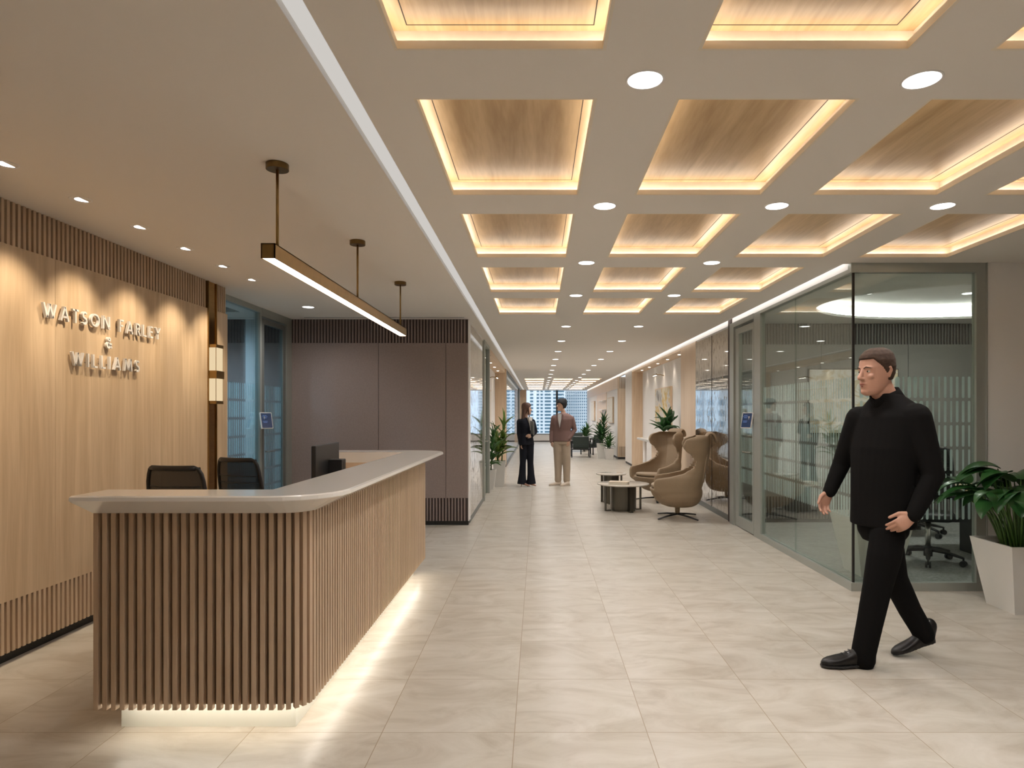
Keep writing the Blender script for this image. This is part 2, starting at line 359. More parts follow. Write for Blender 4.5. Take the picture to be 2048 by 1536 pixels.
# downlights
def make_downlight(r=.069, name='downlight', power=SPOT_W, col=NEUT, lampm='lamp'):
    t = thing(name, '', 'downlight', (0, 0, 0))
    b = MB(); seg = 32
    b.rings([[(q*math.cos(2*PI*k/seg), q*math.sin(2*PI*k/seg), z) for k in range(seg)] for q, z in ((r+.006, 0), (r+.004, -.003), (r-.002, -.003), (r-.004, 0))], cap=False, loop=False)
    b.build('trim_ring', M['white'], t, smooth=True)
    MB().cyl((0, 0), r-.003, -.0015, -.0005, 32).build('lens', M[lampm], t)
    if power: spot('bulb', t, (0, 0, -.02), power, col, 165, 1)
    return t
dl0 = make_downlight()
first = True
dcols = [.41, 1.47]
drows = [-.5, 1.0, 2.49, 4.0, 5.5, 7.02]+[9.5+1.9*k for k in range(8)]+[24.85+1.6*k for k in range(6)]  # first two rows are unseen, added to light the near end and desk front
for r, y in enumerate(drows):
    xs = dcols+([2.49] if y in (1.0, 2.49, 4.0) else [])
    for c, x in enumerate(xs):
        side = ('left', 'right')[c] if len(xs) == 2 else ('left', 'middle', 'right')[c]
        if r < 2: lab = 'round recessed downlight between the coffers, %s file, unseen behind the top edge of the view (%s)' % (side, ORD[r])
        elif r < 6: lab = 'round recessed downlight between the near coffers, %s file, %s from the camera' % (side, ORD[r-2])
        elif r < 14: lab = 'round recessed downlight in the plain middle stretch of ceiling, %s file, %s from the camera' % (side, ORD[r-6])
        else: lab = 'tiny round downlight between the distant coffers, %s file, %s from the camera' % (side, ORD[r-14])
        o = dl0 if first else dup(dl0); first = False
        o.location = (x, y, CEIL); o['label'] = lab; o['group'] = 'corridor downlights'
        if y > 6.5:
            for c_ in o.children:
                if c_.type == 'LIGHT': c_.data = c_.data.copy(); c_.data.energy = SPOT_W*(1.2 if y < 9 else 1.35)
# adjustable wall washers
def make_washer():
    t = thing('adjustable_spotlight', '', 'spotlight', (0, 0, 0), 'wall spotlights over the sign')
    seg = 28; r = .056
    b = MB(); b.rings([[(q*math.cos(2*PI*k/seg), q*math.sin(2*PI*k/seg), z) for k in range(seg)] for q, z in ((r+.005, 0), (r+.003, -.003), (r-.003, -.003), (r-.004, 0))], cap=False); b.build('trim_ring', M['white'], t, smooth=True)
    MB().cyl((0, 0), r-.004, -.0012, -.0006, 28).build('recess', M['ceiling'], t)
    h = [(r*.9*math.cos(a), r*.9*math.sin(a)) for a in [PI/2+PI*k/14 for k in range(15)]]
    b = MB(); b.rings([[(x*.95+.018, y*.8, -.0022) for x, y in h], [(x*.95+.018, y*.8, -.0016) for x, y in h]]); b.build('lens', M['lamp'], t)
    spot('bulb', t, (0, 0, -.02), WALL_W, (1, .82, .60), 70, .8, .04, (0, R(24), 0))
    return t
ws0 = make_washer()
for i, y in enumerate([2.75, 3.33, 3.88, 4.45, 5.03, 5.63, 6.2]):
    o = ws0 if i == 0 else dup(ws0)
    o.location = (-2.73, y, CEIL)
    o['label'] = 'small tilted ceiling spotlight aimed at the wood sign wall, %s' % (('just outside the left edge, %s' % ORD[i]) if i < 2 else ('%s visible from the camera' % ORD[i-2]))
o = dup(dl0, (-2.75, 7.78, CEIL), label='single round downlight in the left ceiling in front of the mauve wall'); o['group'] = ''
del o['group']
# ---- left wood wall
def slat_band(b, y0, y1, z0, z1, x, pitch=.041, wd=.022, dep=.022, sgn=1):
    n = int((y1-y0)/pitch)
    for i in range(n+1):
        y = y0+i*pitch
        if y+wd <= y1+1e-4: b.box(x-dep*sgn if sgn > 0 else x, x if sgn > 0 else x+dep, y, y+wd, z0, z1)
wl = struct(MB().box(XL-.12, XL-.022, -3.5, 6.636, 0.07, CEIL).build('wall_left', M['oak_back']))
def wpanel(y0, y1, z0, z1): return MB().box(XL-.022, XL, y0, y1, z0, z1)
b = MB()
seams = [-3.5, -1.13, .07, 1.27, 2.47, 3.67, 4.27, 5.47, 6.234]
for a, c in zip(seams[:-1], seams[1:]): b.box(XL-.022, XL, a+.001, c-.001, .38, 2.516)
b.box(XL-.022, XL, 6.40, 6.636, .38, 2.516)
b.build('oak_panel', M['oak'], wl)
b = MB(); slat_band(b, -3.5, 6.225, 2.516, CEIL, XL); slat_band(b, 6.41, 6.636, 2.516, CEIL, XL); b.build('upper_slats', M['oak_slat'], wl)
b = MB(); slat_band(b, -3.5, 6.225, .07, .38, XL); slat_band(b, 6.41, 6.636, .07, .38, XL); b.build('lower_slats', M['oak_slat'], wl)
b = MB(); b.box(XL-.13, XL-.055, -3.5, 6.636, 0, .07); struct(b.build('baseboard_left', M['black']))
# bronze channel + sconce
ch = thing('bronze_wall_channel', 'tall polished bronze strip set into the wood wall right of the sign', 'wall trim', (XL, 6.317, 0))
b = MB(); b.box(XL-.02, XL+.001, 6.236, 6.398, .07, CEIL-.002); b.build('back_plate', M['bronze'], ch)
b = MB(); b.box(XL-.02, XL+.012, 6.234, 6.242, .07, CEIL-.002); b.box(XL-.02, XL+.012, 6.392, 6.40, .07, CEIL-.002); b.build('edge_strip', M['brass'], ch)
sc = thing('wall_sconce', 'brass wall sconce with two glowing onyx shades on the bronze strip', 'wall lamp', (XL, 6.317, 1.6))
x0 = XL+.003; x1 = XL+.075
MB().box(x0, x1, 6.25, 6.385, 1.625, 1.845).build('onyx_shade', M['onyx'], sc)
MB().box(x0, x1, 6.25, 6.385, 1.915, 2.145).build('onyx_shade', M['onyx'], sc)
MB().box(x0, x1+.01, 6.24, 6.395, 1.842, 1.918).build('centre_band', M['brass'], sc, bevel=.003)
MB().box(x0, x1+.004, 6.245, 6.39, 2.14, 2.17).build('end_cap', M['brass'], sc); MB().box(x0, x1+.004, 6.245, 6.39, 1.597, 1.627).build('end_cap', M['brass'], sc)
b = MB()
for yy in (6.247, 6.383):
    b.box(x1-.002, x1+.002, yy-.002, yy+.002, 1.62, 2.15); b.box(x0, x0+.006, yy-.004, yy+.004, 1.62, 2.15)
b.build('corner_rods', M['brass'], sc)
# sign letters (drawn as strokes in metres; cap height 1, x advances)
def stroke(p, q, t=.14):
    p = Vector(p); q = Vector(q); d = (q-p).normalized(); nn = Vector((-d.y, d.x))*t/2
    return [p+nn, q+nn, q-nn, p-nn]
def arcs(cx, cy, rx, ry, a0, a1, t=.14, n=14):
    out = []
    for i in range(n):
        A = R(a0+(a1-a0)*i/n); B = R(a0+(a1-a0)*(i+1)/n)
        out.append([Vector((cx+(rx+s)*math.cos(a), cy+(ry+s)*math.sin(a))) for a, s in ((A, t/2), (B, t/2), (B, -t/2), (A, -t/2))])
    return out
def glyph(ch):
    t = .13; h = 1-t/2
    if ch == 'W': return [stroke((.06, 1), (.36, .02)), stroke((.36, .02), (.62, .98), .13), stroke((.62, .98), (.88, .02), .13), stroke((.88, .02), (1.18, 1))], 1.24
    if ch == 'A': return [stroke((.06, 0), (.42, 1)), stroke((.42, 1), (.78, 0)), stroke((.2, .28), (.64, .28), .14)], .84
    if ch == 'T': return [stroke((0, h), (.6, h)), stroke((.3, 0), (.3, 1))], .6
    if ch == 'S': return arcs(.29, .72, .2, .2, 30, 270)+arcs(.27, .285, .215, .215, -150, 90), .56
    if ch == 'O': return arcs(.5, .5, .43, .43, 0, 360, .135, 30), 1.0
    if ch == 'N': return [stroke((.08, 0), (.08, 1)), stroke((.12, .95), (.72, .05)), stroke((.76, 0), (.76, 1))], .84
    if ch == 'F': return [stroke((.08, 0), (.08, 1)), stroke((.08, h), (.52, h)), stroke((.08, .52), (.48, .52), .14)], .54
    if ch == 'E': return [stroke((.08, 0), (.08, 1)), stroke((.08, h), (.54, h)), stroke((.08, .52), (.5, .52), .14), stroke((.08, t/2), (.54, t/2))], .56
    if ch == 'L': return [stroke((.08, 0), (.08, 1)), stroke((.08, t/2), (.52, t/2))], .54
    if ch == 'R': return [stroke((.08, 0), (.08, 1)), stroke((.08, h), (.32, h)), stroke((.08, .47), (.32, .47), .15)]+arcs(.32, .695, .225, .225, -90, 90)+[stroke((.26, .47), (.6, 0))], .62
    if ch == 'Y': return [stroke((.05, 1), (.36, .46)), stroke((.67, 1), (.36, .46)), stroke((.36, 0), (.36, .5))], .72
    if ch == 'I': return [stroke((.08, 0), (.08, 1))], .16
    if ch == 'M': return [stroke((.1, 0), (.22, 1)), stroke((.22, 1), (.56, .12), .15), stroke((.56, .12), (.9, 1), .15), stroke((.9, 1), (1.02, 0))], 1.12
    if ch == '&': return arcs(.36, .78, .15, .15, -20, 235, .13)+[stroke((.24, .69), (.72, .06), .14)]+arcs(.31, .27, .22, .21, 120, 330, .14)+[stroke((.46, .15), (.68, .46), .13), stroke((.48, .72), (.22, .46), .12)], .78
sg = thing('company_sign', 'raised pale grey letters reading WATSON FARLEY & WILLIAMS on the wood wall', 'sign', (XL, 4.76, 1.83))
def letters(text, ya, yb, z, cap):
    gs = [glyph(c) if c != ' ' else None for c in text]
    tot = sum((g[1] if g else .42)*cap for g in gs); gap = ((yb-ya)-tot)/max(1, len(text)-1)
    y = ya
    for c, g in zip(text, gs):
        if g is None: y += .42*cap+gap; continue
        b = MB()
        for q in g[0]:
            b.rings([[(XL+.010, y+p.x*cap, z+p.y*cap) for p in q], [(XL+.028, y+p.x*cap, z+p.y*cap) for p in q]])
        for px in (.3, .7): b.box(XL, XL+.012, y+g[1]*cap*px-.003, y+g[1]*cap*px+.003, z+.03, z+.036) if c in 'OWMNA&' else b.box(XL, XL+.012, y+g[1]*cap*.5-.003 if c in 'TYI' else y+.006, y+g[1]*cap*.5+.003 if c in 'TYI' else y+.012, z+.03, z+.036)
        b.build('letter', M['letter'], sg); y += g[1]*cap+gap
letters('WATSON FARLEY', 4.13, 5.41, 2.118, .094)
letters('&', 4.735, 4.8, 1.98, .084)
letters('WILLIAMS', 4.385, 5.13, 1.828, .094)
# ---- glazed door screen left + room behind
XD = -3.36
gp = thing('glass_partition', 'blue tinted glass side panel between the wood wall and the glass door on the left', 'glass partition', (XD, 7.2, 0))
struct(MB().box(-3.29, XL-.12, 6.60, 6.636, 0, CEIL).build('wall_1', M['oak']))
struct(MB().box(-7, -3.29, 6.55, 6.636, 0, CEIL).build('wall_2', M['felt_grey']))
MB().box(XD-.006, XD+.006, 6.68, 7.79, .05, 2.72).build('pane', M['glass_b'], gp)
b = MB(); b.box(XD-.03, XD+.03, 6.64, 7.84, 0, .05); b.box(XD-.03, XD+.03, 6.64, 7.84, 2.72, CEIL); b.box(XD-.03, XD+.03, 6.64, 6.68, .05, 2.72); b.box(XD-.03, XD+.03, 7.79, 7.84, .05, 2.72); b.build('frame', M['alu'], gp)
dr = struct(thing('door_1', '', 'door', (XD, 8.2, 0))); del dr['label']; del dr['category']
MB().box(XD-.006, XD+.006, 7.93, 8.52, .09, 2.60).build('pane', M['glass_b'], dr)
b = MB(); b.box(XD-.02, XD+.02, 7.86, 8.60, .01, .09); b.box(XD-.02, XD+.02, 7.86, 8.60, 2.60, 2.66); b.box(XD-.02, XD+.02, 7.86, 7.93, .09, 2.60); b.box(XD-.02, XD+.02, 8.52, 8.60, .09, 2.60); b.build('door_frame', M['alu_dark'], dr)
b = MB(); b.box(XD-.035, XD+.035, 7.84, 8.78, 2.68, CEIL); b.box(XD-.035, XD+.035, 8.61, 8.78, 0, 2.68); b.build('jamb', M['alu'], dr)
b = MB(); b.tube([(XD+.02, 7.97, 1.04), (XD+.07, 7.97, 1.04), (XD+.07, 8.12, 1.04)], .009, 8); b.build('door_handle', M['chrome'], dr)
def films(b, a0, a1, z0, rows, fixed, axis, seed, rh=.185, rp=.207, left=1.2):
    rnd = random.Random(seed); a = a0
    while a < a1-.03:
        wdt = rnd.choice([.016, .022, .032, .032, .04]); n = 5
        for r in range(rows):
            zb = z0+r*rp; zt = zb+rh; ww = wdt*rnd.choice([1, 1, .75]); c = a+.025; rr = ww/2; pts = []
            for k in range(n+1): t = PI*k/n; pts.append((c+rr*math.cos(t), zt-rr+rr*math.sin(t)))
            for k in range(n+1): t = PI+PI*k/n; pts.append((c+rr*math.cos(t), zb+rr+rr*math.sin(t)))
            if axis == 'x': b.rings([[(fixed, u, v) for u, v in pts], [(fixed+.0006, u, v) for u, v in pts]])
            else: b.rings([[(u, fixed, v) for u, v in pts], [(u, fixed+.0006, v) for u, v in pts]])
        a += .051
b = MB(); films(b, 6.72, 7.76, .22, 8, XD-.0075, 'x', 3); b.build('frosted_film', M['film'], gp)
b = MB(); films(b, 7.95, 8.5, .22, 8, XD-.0075, 'x', 4); b.build('frosted_film', M['film'], dr)
# back wall in mauve felt
wm = struct(MB().box(-6.9, -.945, 8.80, 8.95, 0, CEIL).build('wall_back', M['felt_gap_shade']))
def felt_wall(x0, x1, yf, par, mt, seams=()):
    b = MB(); xs = [x0]+list(seams)+[x1]
    for i, (a, c) in enumerate(zip(xs[:-1], xs[1:])): b.box(a+(.002 if i else 0), c-(.004 if c != x1 else 0), yf, yf+.02, .365, 2.459)
    b.build('felt_panel', mt, par)
    b = MB(); n = int((x1-x0)/.042)
    for i in range(n):
        x = x0+i*.042
        for z0, z1 in ((.055, .365), (2.459, CEIL-.004)): b.rings([[(x+.006, yf+.02, z), (x+.009, yf+.002, z), (x+.012, yf-.002, z), (x+.025, yf-.002, z), (x+.028, yf+.002, z), (x+.030, yf+.02, z)] for z in (z0, z1)])
    b.build('felt_ribs', mt, par)
felt_wall(-3.363, -.945, 8.78, wm, M['felt'], (-2.154, -1.243))
felt_wall(-6.2, -3.41, 8.78, wm, M['felt'])
struct(MB().box(-3.36, -.94, 8.785, 8.84, 0, .055).build('baseboard_back', M['black']))
struct(MB().box(-.945, -.930, 8.78, 8.96, .055, CEIL).build('trim_3', M['white']))
ad = thing('air_diffuser', 'thin slotted air grille in the ceiling edge above the mauve wall', 'air vent', (-2, 8.6, CEIL))
MB().box(-3.1, -.98, 8.58, 8.62, CEIL-.004, CEIL-.0005).build('slot', M['black'], ad)
b = MB(); b.box(-3.12, -.96, 8.57, 8.58, CEIL-.006, CEIL); b.box(-3.12, -.96, 8.62, 8.63, CEIL-.006, CEIL); b.build('frame', M['white'], ad)
# room behind the blue glass
struct(MB().box(-3.6, -3.46, 8.0, 8.12, 0, CEIL).build('wall_3', M['white']))
struct(MB().box(-7, -6.9, 6.6, 8.8, 0, CEIL).build('wall_4', M['white']))
o = dup(dl0, (-4.4, 7.5, CEIL-.001), label='unseen round downlight added to light the room behind the blue glass'); del o['group']  # added lamp giving this room its blue light, hidden from view
for c_ in o.children:
    if c_.type == 'LIGHT': c_.data = c_.data.copy(); c_.data.color = (.62, .84, 1); c_.data.energy = 260
vt = thing('ceiling_vent', 'dark slatted air vent in the ceiling behind the blue glass', 'air vent', (-3.8, 7.6, CEIL))
b = MB()
for i in range(5): b.box(-3.95+i*.05, -3.925+i*.05, 7.0, 8.1, CEIL-.012, CEIL-.001)
b.build('slats', M['alu_dark'], vt)
# ---- corridor left side
XC = -.94
mp_ = thing('mirror_panel', 'tall antique mirror panel on the left corridor wall beside the mauve wall', 'mirror', (XC, 10, 0))
MB().box(XC-.02, XC, 8.97, 11.2, .07, 2.75).build('mirror_glass', M['mirror'], mp_)
MB().box(XC-.03, XC+.004, 8.97, 11.2, 0, .07).build('skirting', M['alu_dark'], mp_)
struct(MB().box(XC-.12, XC-.02, 8.95, 11.2, 0, CEIL).build('wall_5', M['white']))
struct(MB().box(XC-.1, XC-.0, 8.96, 11.2, 2.75, CEIL).build('trim_4', M['white']))
d2 = struct(thing('door_2', '', 'door', (XC, 11.8, 0))); del d2['label']; del d2['category']
b = MB(); b.box(XC-.05, XC+.02, 11.2, 11.32, 0, 2.72); b.box(XC-.05, XC+.02, 12.32, 12.45, 0, 2.72); b.box(XC-.05, XC+.02, 11.2, 12.45, 2.72, CEIL); b.build('frame', M['alu'], d2)
MB().box(XC-.03, XC-.018, 11.32, 12.32, .02, 2.72).build('pane', M['glass'], d2)
b = MB(); b.tube([(XC-.02, 11.5, 1.02), (XC+.05, 11.5, 1.02), (XC+.05, 11.64, 1.02)], .01, 8); b.build('door_handle', M['chrome'], d2)
struct(MB().box(-1.9, -1.8, 8.95, 12.45, 0, CEIL).build('wall_6', M['white']))
def niche(xo, xi, y0, y1, zt, names, sgn, nl, tagside):
    # xo face plane, xi back plane ; sgn +1 right side
    w_ = struct(MB().box(min(xi, xi+.1*sgn), max(xi, xi+.1*sgn), y0, y1, 0, zt).build(names[0], M['white']))
    a, c = min(xo, xi), max(xo, xi)
    struct(MB().box(a, c, y1, y1+.05, 0, zt).build(names[1], M['oak_light']))
    t = struct(MB().box(a, c, y0, y1+.05, zt, CEIL if sgn < 0 else 2.735).build(names[2], M['oak_light']))
    for i in range(nl):
        y = y0+(y1-y0)*(i+.7)/(nl+.4)
        d = thing('niche_downlight', 'tiny downlight in the wooden soffit of the %s hand niche, %s from the camera' % (tagside, ORD[i]), 'downlight', ((xo+xi)/2, y, zt), 'niche downlights')
        MB().cyl(((xo+xi)/2, y), .03, zt-.004, zt-.001, 16).build('lens', M['lamp'], d)
        spot('bulb', d, (0, 0, -.01), 9, WARM, 90, .7, .02)
niche(XC, -1.217, 12.45, 18.4, 2.66, ('wall_7', 'wall_8', 'ceiling'), -1, 4, 'left')
struct(MB().box(-1.3, XC+.03, 18.45, 18.7, .0, CEIL).build('wall_9', M['oak_light']))
struct(MB().box(-1.31, XC+.035, 18.38, 18.45, 0, .07).build('baseboard_1', M['black']))
a = thing('framed_picture', 'pale framed picture on the white wall of the left niche, seen edge on', 'picture', (-1.2, 15.6, 1.6))
MB().box(-1.213, -1.18, 14.8, 16.4, 1.2, 2.1).build('frame', M['oak_light'], a)
MB().box(-1.182, -1.178, 14.83, 16.37, 1.23, 2.07).build('canvas', art_mat('art_left', [(.5, .45, .4), (.7, .65, .55), (.8, .75, .7), (.6, .5, .4)]), a)
def picture_light(x, y, z, sgn, lab):
    t = thing('picture_light', lab, 'picture light', (x, y, z))
    b = MB(); b.tube([(x, y, z), (x-.1*sgn, y, z+.03), (x-.22*sgn, y, z+.02)], .008, 8); b.build('arm', M['brass'], t)
    MB().tube([(x-.22*sgn, y-.22, z+.02), (x-.22*sgn, y+.22, z+.02)], .018, 10).build('lamp_head', M['brass'], t)
    MB().box(x-.22*sgn-.01, x-.22*sgn+.01, y-.2, y+.2, z-.002, z+.001).build('lens', M['lamp'], t)
picture_light(-1.2, 15.6, 2.36, -1, 'slim brass picture light over the picture in the left niche')
g3 = thing('glass_partition', 'glass partition on the left of the corridor behind the woman', 'glass partition', (-.93, 25, 0))
MB().box(-.936, -.924, 18.75, 33.9, .06, 2.72).build('pane', M['glass_w'], g3)
b = MB(); b.box(-.96, -.9, 18.7, 34, 0, .06); b.box(-.96, -.9, 18.7, 34, 2.72, CEIL); b.box(-.96, -.9, 18.7, 18.76, 0, 2.72); b.box(-.97, -.89, 31.2, 31.6, .06, 2.72); b.build('frame', M['alu_dark'], g3)
ct = struct(MB().box(-1.02, -.62, 34.3, 34.7, 0, CEIL).build('wall_10', M['oak_light']))
b = MB()
for i in range(7): b.box(-1.0+i*.055, -.975+i*.055, 34.28, 34.3, 2.38, CEIL)
b.build('slats', M['oak_slat'], ct)
# ---- far window wall
YW = 35.3
struct(MB().box(-6.5, 3.0, YW, YW+.2, .03, .40).build('wall_far', M['white']))
struct(MB().box(-6.5, 3.0, YW-.01, YW, 0, .05).build('baseboard_far', M['black']))
struct(MB().box(-6.5, 3.0, YW-.03, YW+.2, .40, .43).build('trim_5', M['frame_dk']))
xs = [-6.5, -3.6, -.98, 1.03, 3.0]
for i in range(4):
    wn = struct(MB().box(xs[i]+.03, xs[i+1]-.03, YW+.05, YW+.06, .43, CEIL+.02).build('window_%d' % (i+1), M['glass_w']))
    MB().box(xs[i+1]-.055, xs[i+1]+.055, YW, YW+.12, .43, CEIL+.02).build('window_mullion', M['frame_dk'], wn)
struct(MB().box(-7, -6.5, 18.7, 35.5, 0, CEIL).build('wall_11', M['white']))
struct(MB().box(-7, -1.31, 18.55, 18.7, 0, CEIL).build('wall_12', M['white']))
# ---- right side: glass meeting room
YF = 5.53
gr = thing('glass_meeting_room', 'grey framed glass meeting room front with frosted bar pattern behind the walking man', 'glass partition', (3.2, YF, 0))
MB().box(XG+.012, 3.71, YF-.006, YF+.006, .07, 2.70).build('front_pane', M['glass'], gr)
MB().box(XG-.006, XG+.006, YF+.008, 6.762, .07, 2.70).build('side_pane', M['glass'], gr)
MB().box(XG-.006, XG+.006, 6.768, 7.76, .07, 2.70).build('side_pane', M['glass'], gr)
b = MB(); b.box(XG-.03, 3.79, YF-.03, YF+.03, 0, .07); b.box(XG-.03, 3.79, YF-.03, YF+.03, 2.70, CEIL); b.box(3.71, 3.79, YF-.03, YF+.03, .07, 2.70)
b.box(XG-.03, XG+.03, YF+.03, 7.98, 0, .07); b.box(XG-.03, XG+.03, YF+.03, 7.98, 2.70, 2.735); b.box(XG-.03, XG+.03, 7.76, 7.98, .07, 2.70)
b.build('frame', M['alu'], gr)
MB().box(XG-.008, XG+.01, YF-.008, YF+.008, .07, 2.70).build('corner_joint', M['black'], gr)
b = MB(); films(b, 2.73, 3.69, .60, 6, YF+.0075, 'y', 11); b.build('frosted_film', M['film'], gr)
b = MB(); films(b, 5.58, 6.74, .60, 6, XG+.0075, 'x', 12); films(b, 6.79, 7.74, .60, 6, XG+.0075, 'x', 13); b.build('frosted_film', M['film'], gr)
d3 = struct(thing('door_3', '', 'door', (XG, 8.4, 0))); del d3['label']; del d3['category']
b = MB(); b.box(XG-.02, XG+.02, 8.02, 8.76, .01, .15); b.box(XG-.02, XG+.02, 8.02, 8.76, 2.56, 2.64); b.box(XG-.02, XG+.02, 8.02, 8.07, .15, 2.56); b.box(XG-.02, XG+.02, 8.62, 8.76, .15, 2.56); b.build('door_frame', M['alu'], d3)
MB().box(XG-.006, XG+.006, 8.07, 8.62, .15, 2.56).build('pane', M['glass'], d3)
b = MB(); b.box(XG-.04, XG+.04, 8.78, 8.96, 0, 2.735); b.box(XG-.04, XG+.04, 7.98, 8.78, 2.67, 2.735); b.build('jamb', M['alu'], d3)
b = MB(); films(b, 8.09, 8.6, .60, 6, XG+.0075, 'x', 14); b.build('frosted_film', M['film'], d3)
b = MB(); b.tube([(XG-.02, 8.14, 1.02), (XG-.07, 8.14, 1.02), (XG-.07, 8.30, 1.02)], .010, 8); b.build('door_handle', M['chrome'], d3)
def tablet(x, y, z, sgn, lab):
    t = thing('room_booking_tablet', lab, 'tablet', (x, y, z))
    mx = Euler((0, R(14*sgn), R(38*sgn))).to_matrix() @ Matrix.Identity(3)
    c = V(x-.06*sgn, y, z)
    MB().obox(c, (.02, .15, .20), mx).build('casing', M['pot'], t, bevel=.004)
    MB().obox(c+mx @ V(-.0105*sgn, 0, 0), (.004, .13, .18), mx).build('screen', M['screen'], t)
    b = MB()
    for i, (w_, dz) in enumerate([(.05, .06), (.07, .045), (.04, .03), (.06, -.01), (.05, -.025)]): b.obox(c+mx @ V(-.0132*sgn, .02*sgn, dz), (.001, w_, .006), mx)
    b.build('screen_writing', M['ui'], t)
    MB().box(min(x-.05*sgn, x), max(x-.05*sgn, x), y-.03, y+.03, z-.05, z+.05).build('wall_bracket', M['pot'], t)
tablet(XG-.03, 8.05, 1.42, 1, 'white booking tablet with a dark screen on the glass room door frame at right')
tablet(XD+.03, 7.82, 1.42, -1, 'white booking tablet on the blue glass door frame at left')
# room interior
wr = struct(MB().box(XG-.02, 7.3, 8.97, 9.1, 0, CEIL+.2).build('wall_right', M['felt_gap_shade']))
felt_wall(2.74, 7.2, 8.95, wr, M['felt_grey'], (3.9, 5.1))
struct(MB().box(2.74, 7.2, 8.935, 8.96, .012, .06).build('baseboard_right', M['black']))
struct(MB().box(7.2, 7.3, 5.6, 9, 0, CEIL+.2).build('wall_13', M['felt_grey']))
# oval cove ceiling in the meeting room
b = MB(); N = 64; cxo, cyo, rx, ry = 4.9, 7.35, 1.68, 1.22
inner = [(cxo+rx*math.cos(2*PI*k/N), cyo+ry*math.sin(2*PI*k/N)) for k in range(N)]
def proj(px, py):
    dx, dy = px-cxo, py-cyo; ks = []
    if dx > 0: ks.append((7.2-cxo)/dx)
    if dx < 0: ks.append((2.7-cxo)/dx)
    if dy > 0: ks.append((8.97-cyo)/dy)
    if dy < 0: ks.append((5.55-cyo)/dy)
    k = min(ks); return (cxo+dx*k, cyo+dy*k)
outer = [proj(*p) for p in inner]
for zz in (2.745, 2.775):
    b.add([(x, y, zz) for x, y in inner]+[(x, y, zz) for x, y in outer], [(k, (k+1) % N, N+(k+1) % N, N+k) for k in range(N)])
b.add([(x, y, z) for z in (2.745, 2.775) for x, y in inner], [(k, (k+1) % N, N+(k+1) % N, N+k) for k in range(N)])
for cx_, cy_ in ((2.7, 5.55), (7.2, 5.55), (7.2, 8.97), (2.7, 8.97)):
    ds = sorted(range(N), key=lambda k: (outer[k][0]-cx_)**2+(outer[k][1]-cy_)**2)[:2]
    b.add([(cx_, cy_, 2.745), (*outer[ds[0]], 2.745), (*outer[ds[1]], 2.745)], [(0, 1, 2)])
struct(b.build('ceiling', M['white']))
struct(MB().box(2.75, 7.2, 5.56, 8.97, 2.93, 2.96).build('ceiling', M['white']))
oc = thing('oval_cove_light', 'glowing oval ceiling recess inside the glass meeting room', 'light', (cxo, cyo, 2.78))
b = MB(); b.rings([[(cxo+(rx+d)*math.cos(2*PI*k/N), cyo+(ry+d)*math.sin(2*PI*k/N), z) for k in range(N)] for d, z in ((.05, 2.778), (.08, 2.778), (.08, 2.79), (.05, 2.79))], cap=False, loop=True)
b.build('light_strip', M['oval'], oc)
b = MB(); b.rings([[(cxo+(rx+d)*math.cos(2*PI*k/N), cyo+(ry+d)*math.sin(2*PI*k/N), z) for k in range(N)] for d, z in ((.1, 2.776), (.1, 2.93))], cap=False); b.build('recess_wall', M['white'], oc)
for i, (x, y) in enumerate(((3.9, 7.7), (5.1, 7.7))):
    o = dup(dl0, (x, y, 2.929), label='small round downlight inside the oval recess of the glass room, %s' % ('left', 'right')[i]); del o['group']
    for c_ in o.children:
        if c_.type == 'LIGHT': c_.data = c_.data.copy(); c_.data.energy = 70
a = thing('wall_art', 'wide cream and gold swirling canvas on the wall inside the glass room', 'picture', (4.3, 8.93, 1.7))
MB().box(3.71, 4.94, 8.91, 8.95, 1.23, 2.12).build('frame', M['gap'], a)
MB().box(3.72, 4.93, 8.904, 8.912, 1.24, 2.11).build('canvas', art_mat('art_room', [(.75, .70, .62), (.62, .50, .32), (.8, .77, .72), (.70, .60, .45)], (1.5, 1, 2.2), 4, 2), a)
# white pier at the right
struct(MB().box(3.80, 4.3, 5.50, 5.62, 0, CEIL).build('wall_14', M['white']))
struct(MB().box(4.3, 8, 5.50, 5.62, 0, CEIL).build('wall_15', M['white']))
struct(MB().box(3.80, 8, 5.485, 5.5, 0, .06).build('baseboard_2', M['black']))
struct(MB().box(3.79, 3.80, 5.49, 5.56, 0, CEIL).build('trim_6', M['alu']))
# antique mirror on the right
m2 = thing('mirror_panel', 'large mottled antique mirror panel behind the brown wing chairs', 'mirror', (XG, 10, 0))
MB().box(XG, XG+.02, 8.97, 11.05, .08, 2.71).build('mirror_glass', M['mirror'], m2)
MB().box(XG-.004, XG+.02, 8.97, 11.05, 0, .08).build('skirting', M['alu_dark'], m2)
MB().box(XG-.004, XG, 10.02, 10.024, .08, 2.71).build('joint_line', M['gap'], m2)
struct(MB().box(XG+.02, XG+.1, 8.97, 11.05, 0, 2.735).build('wall_16', M['white']))
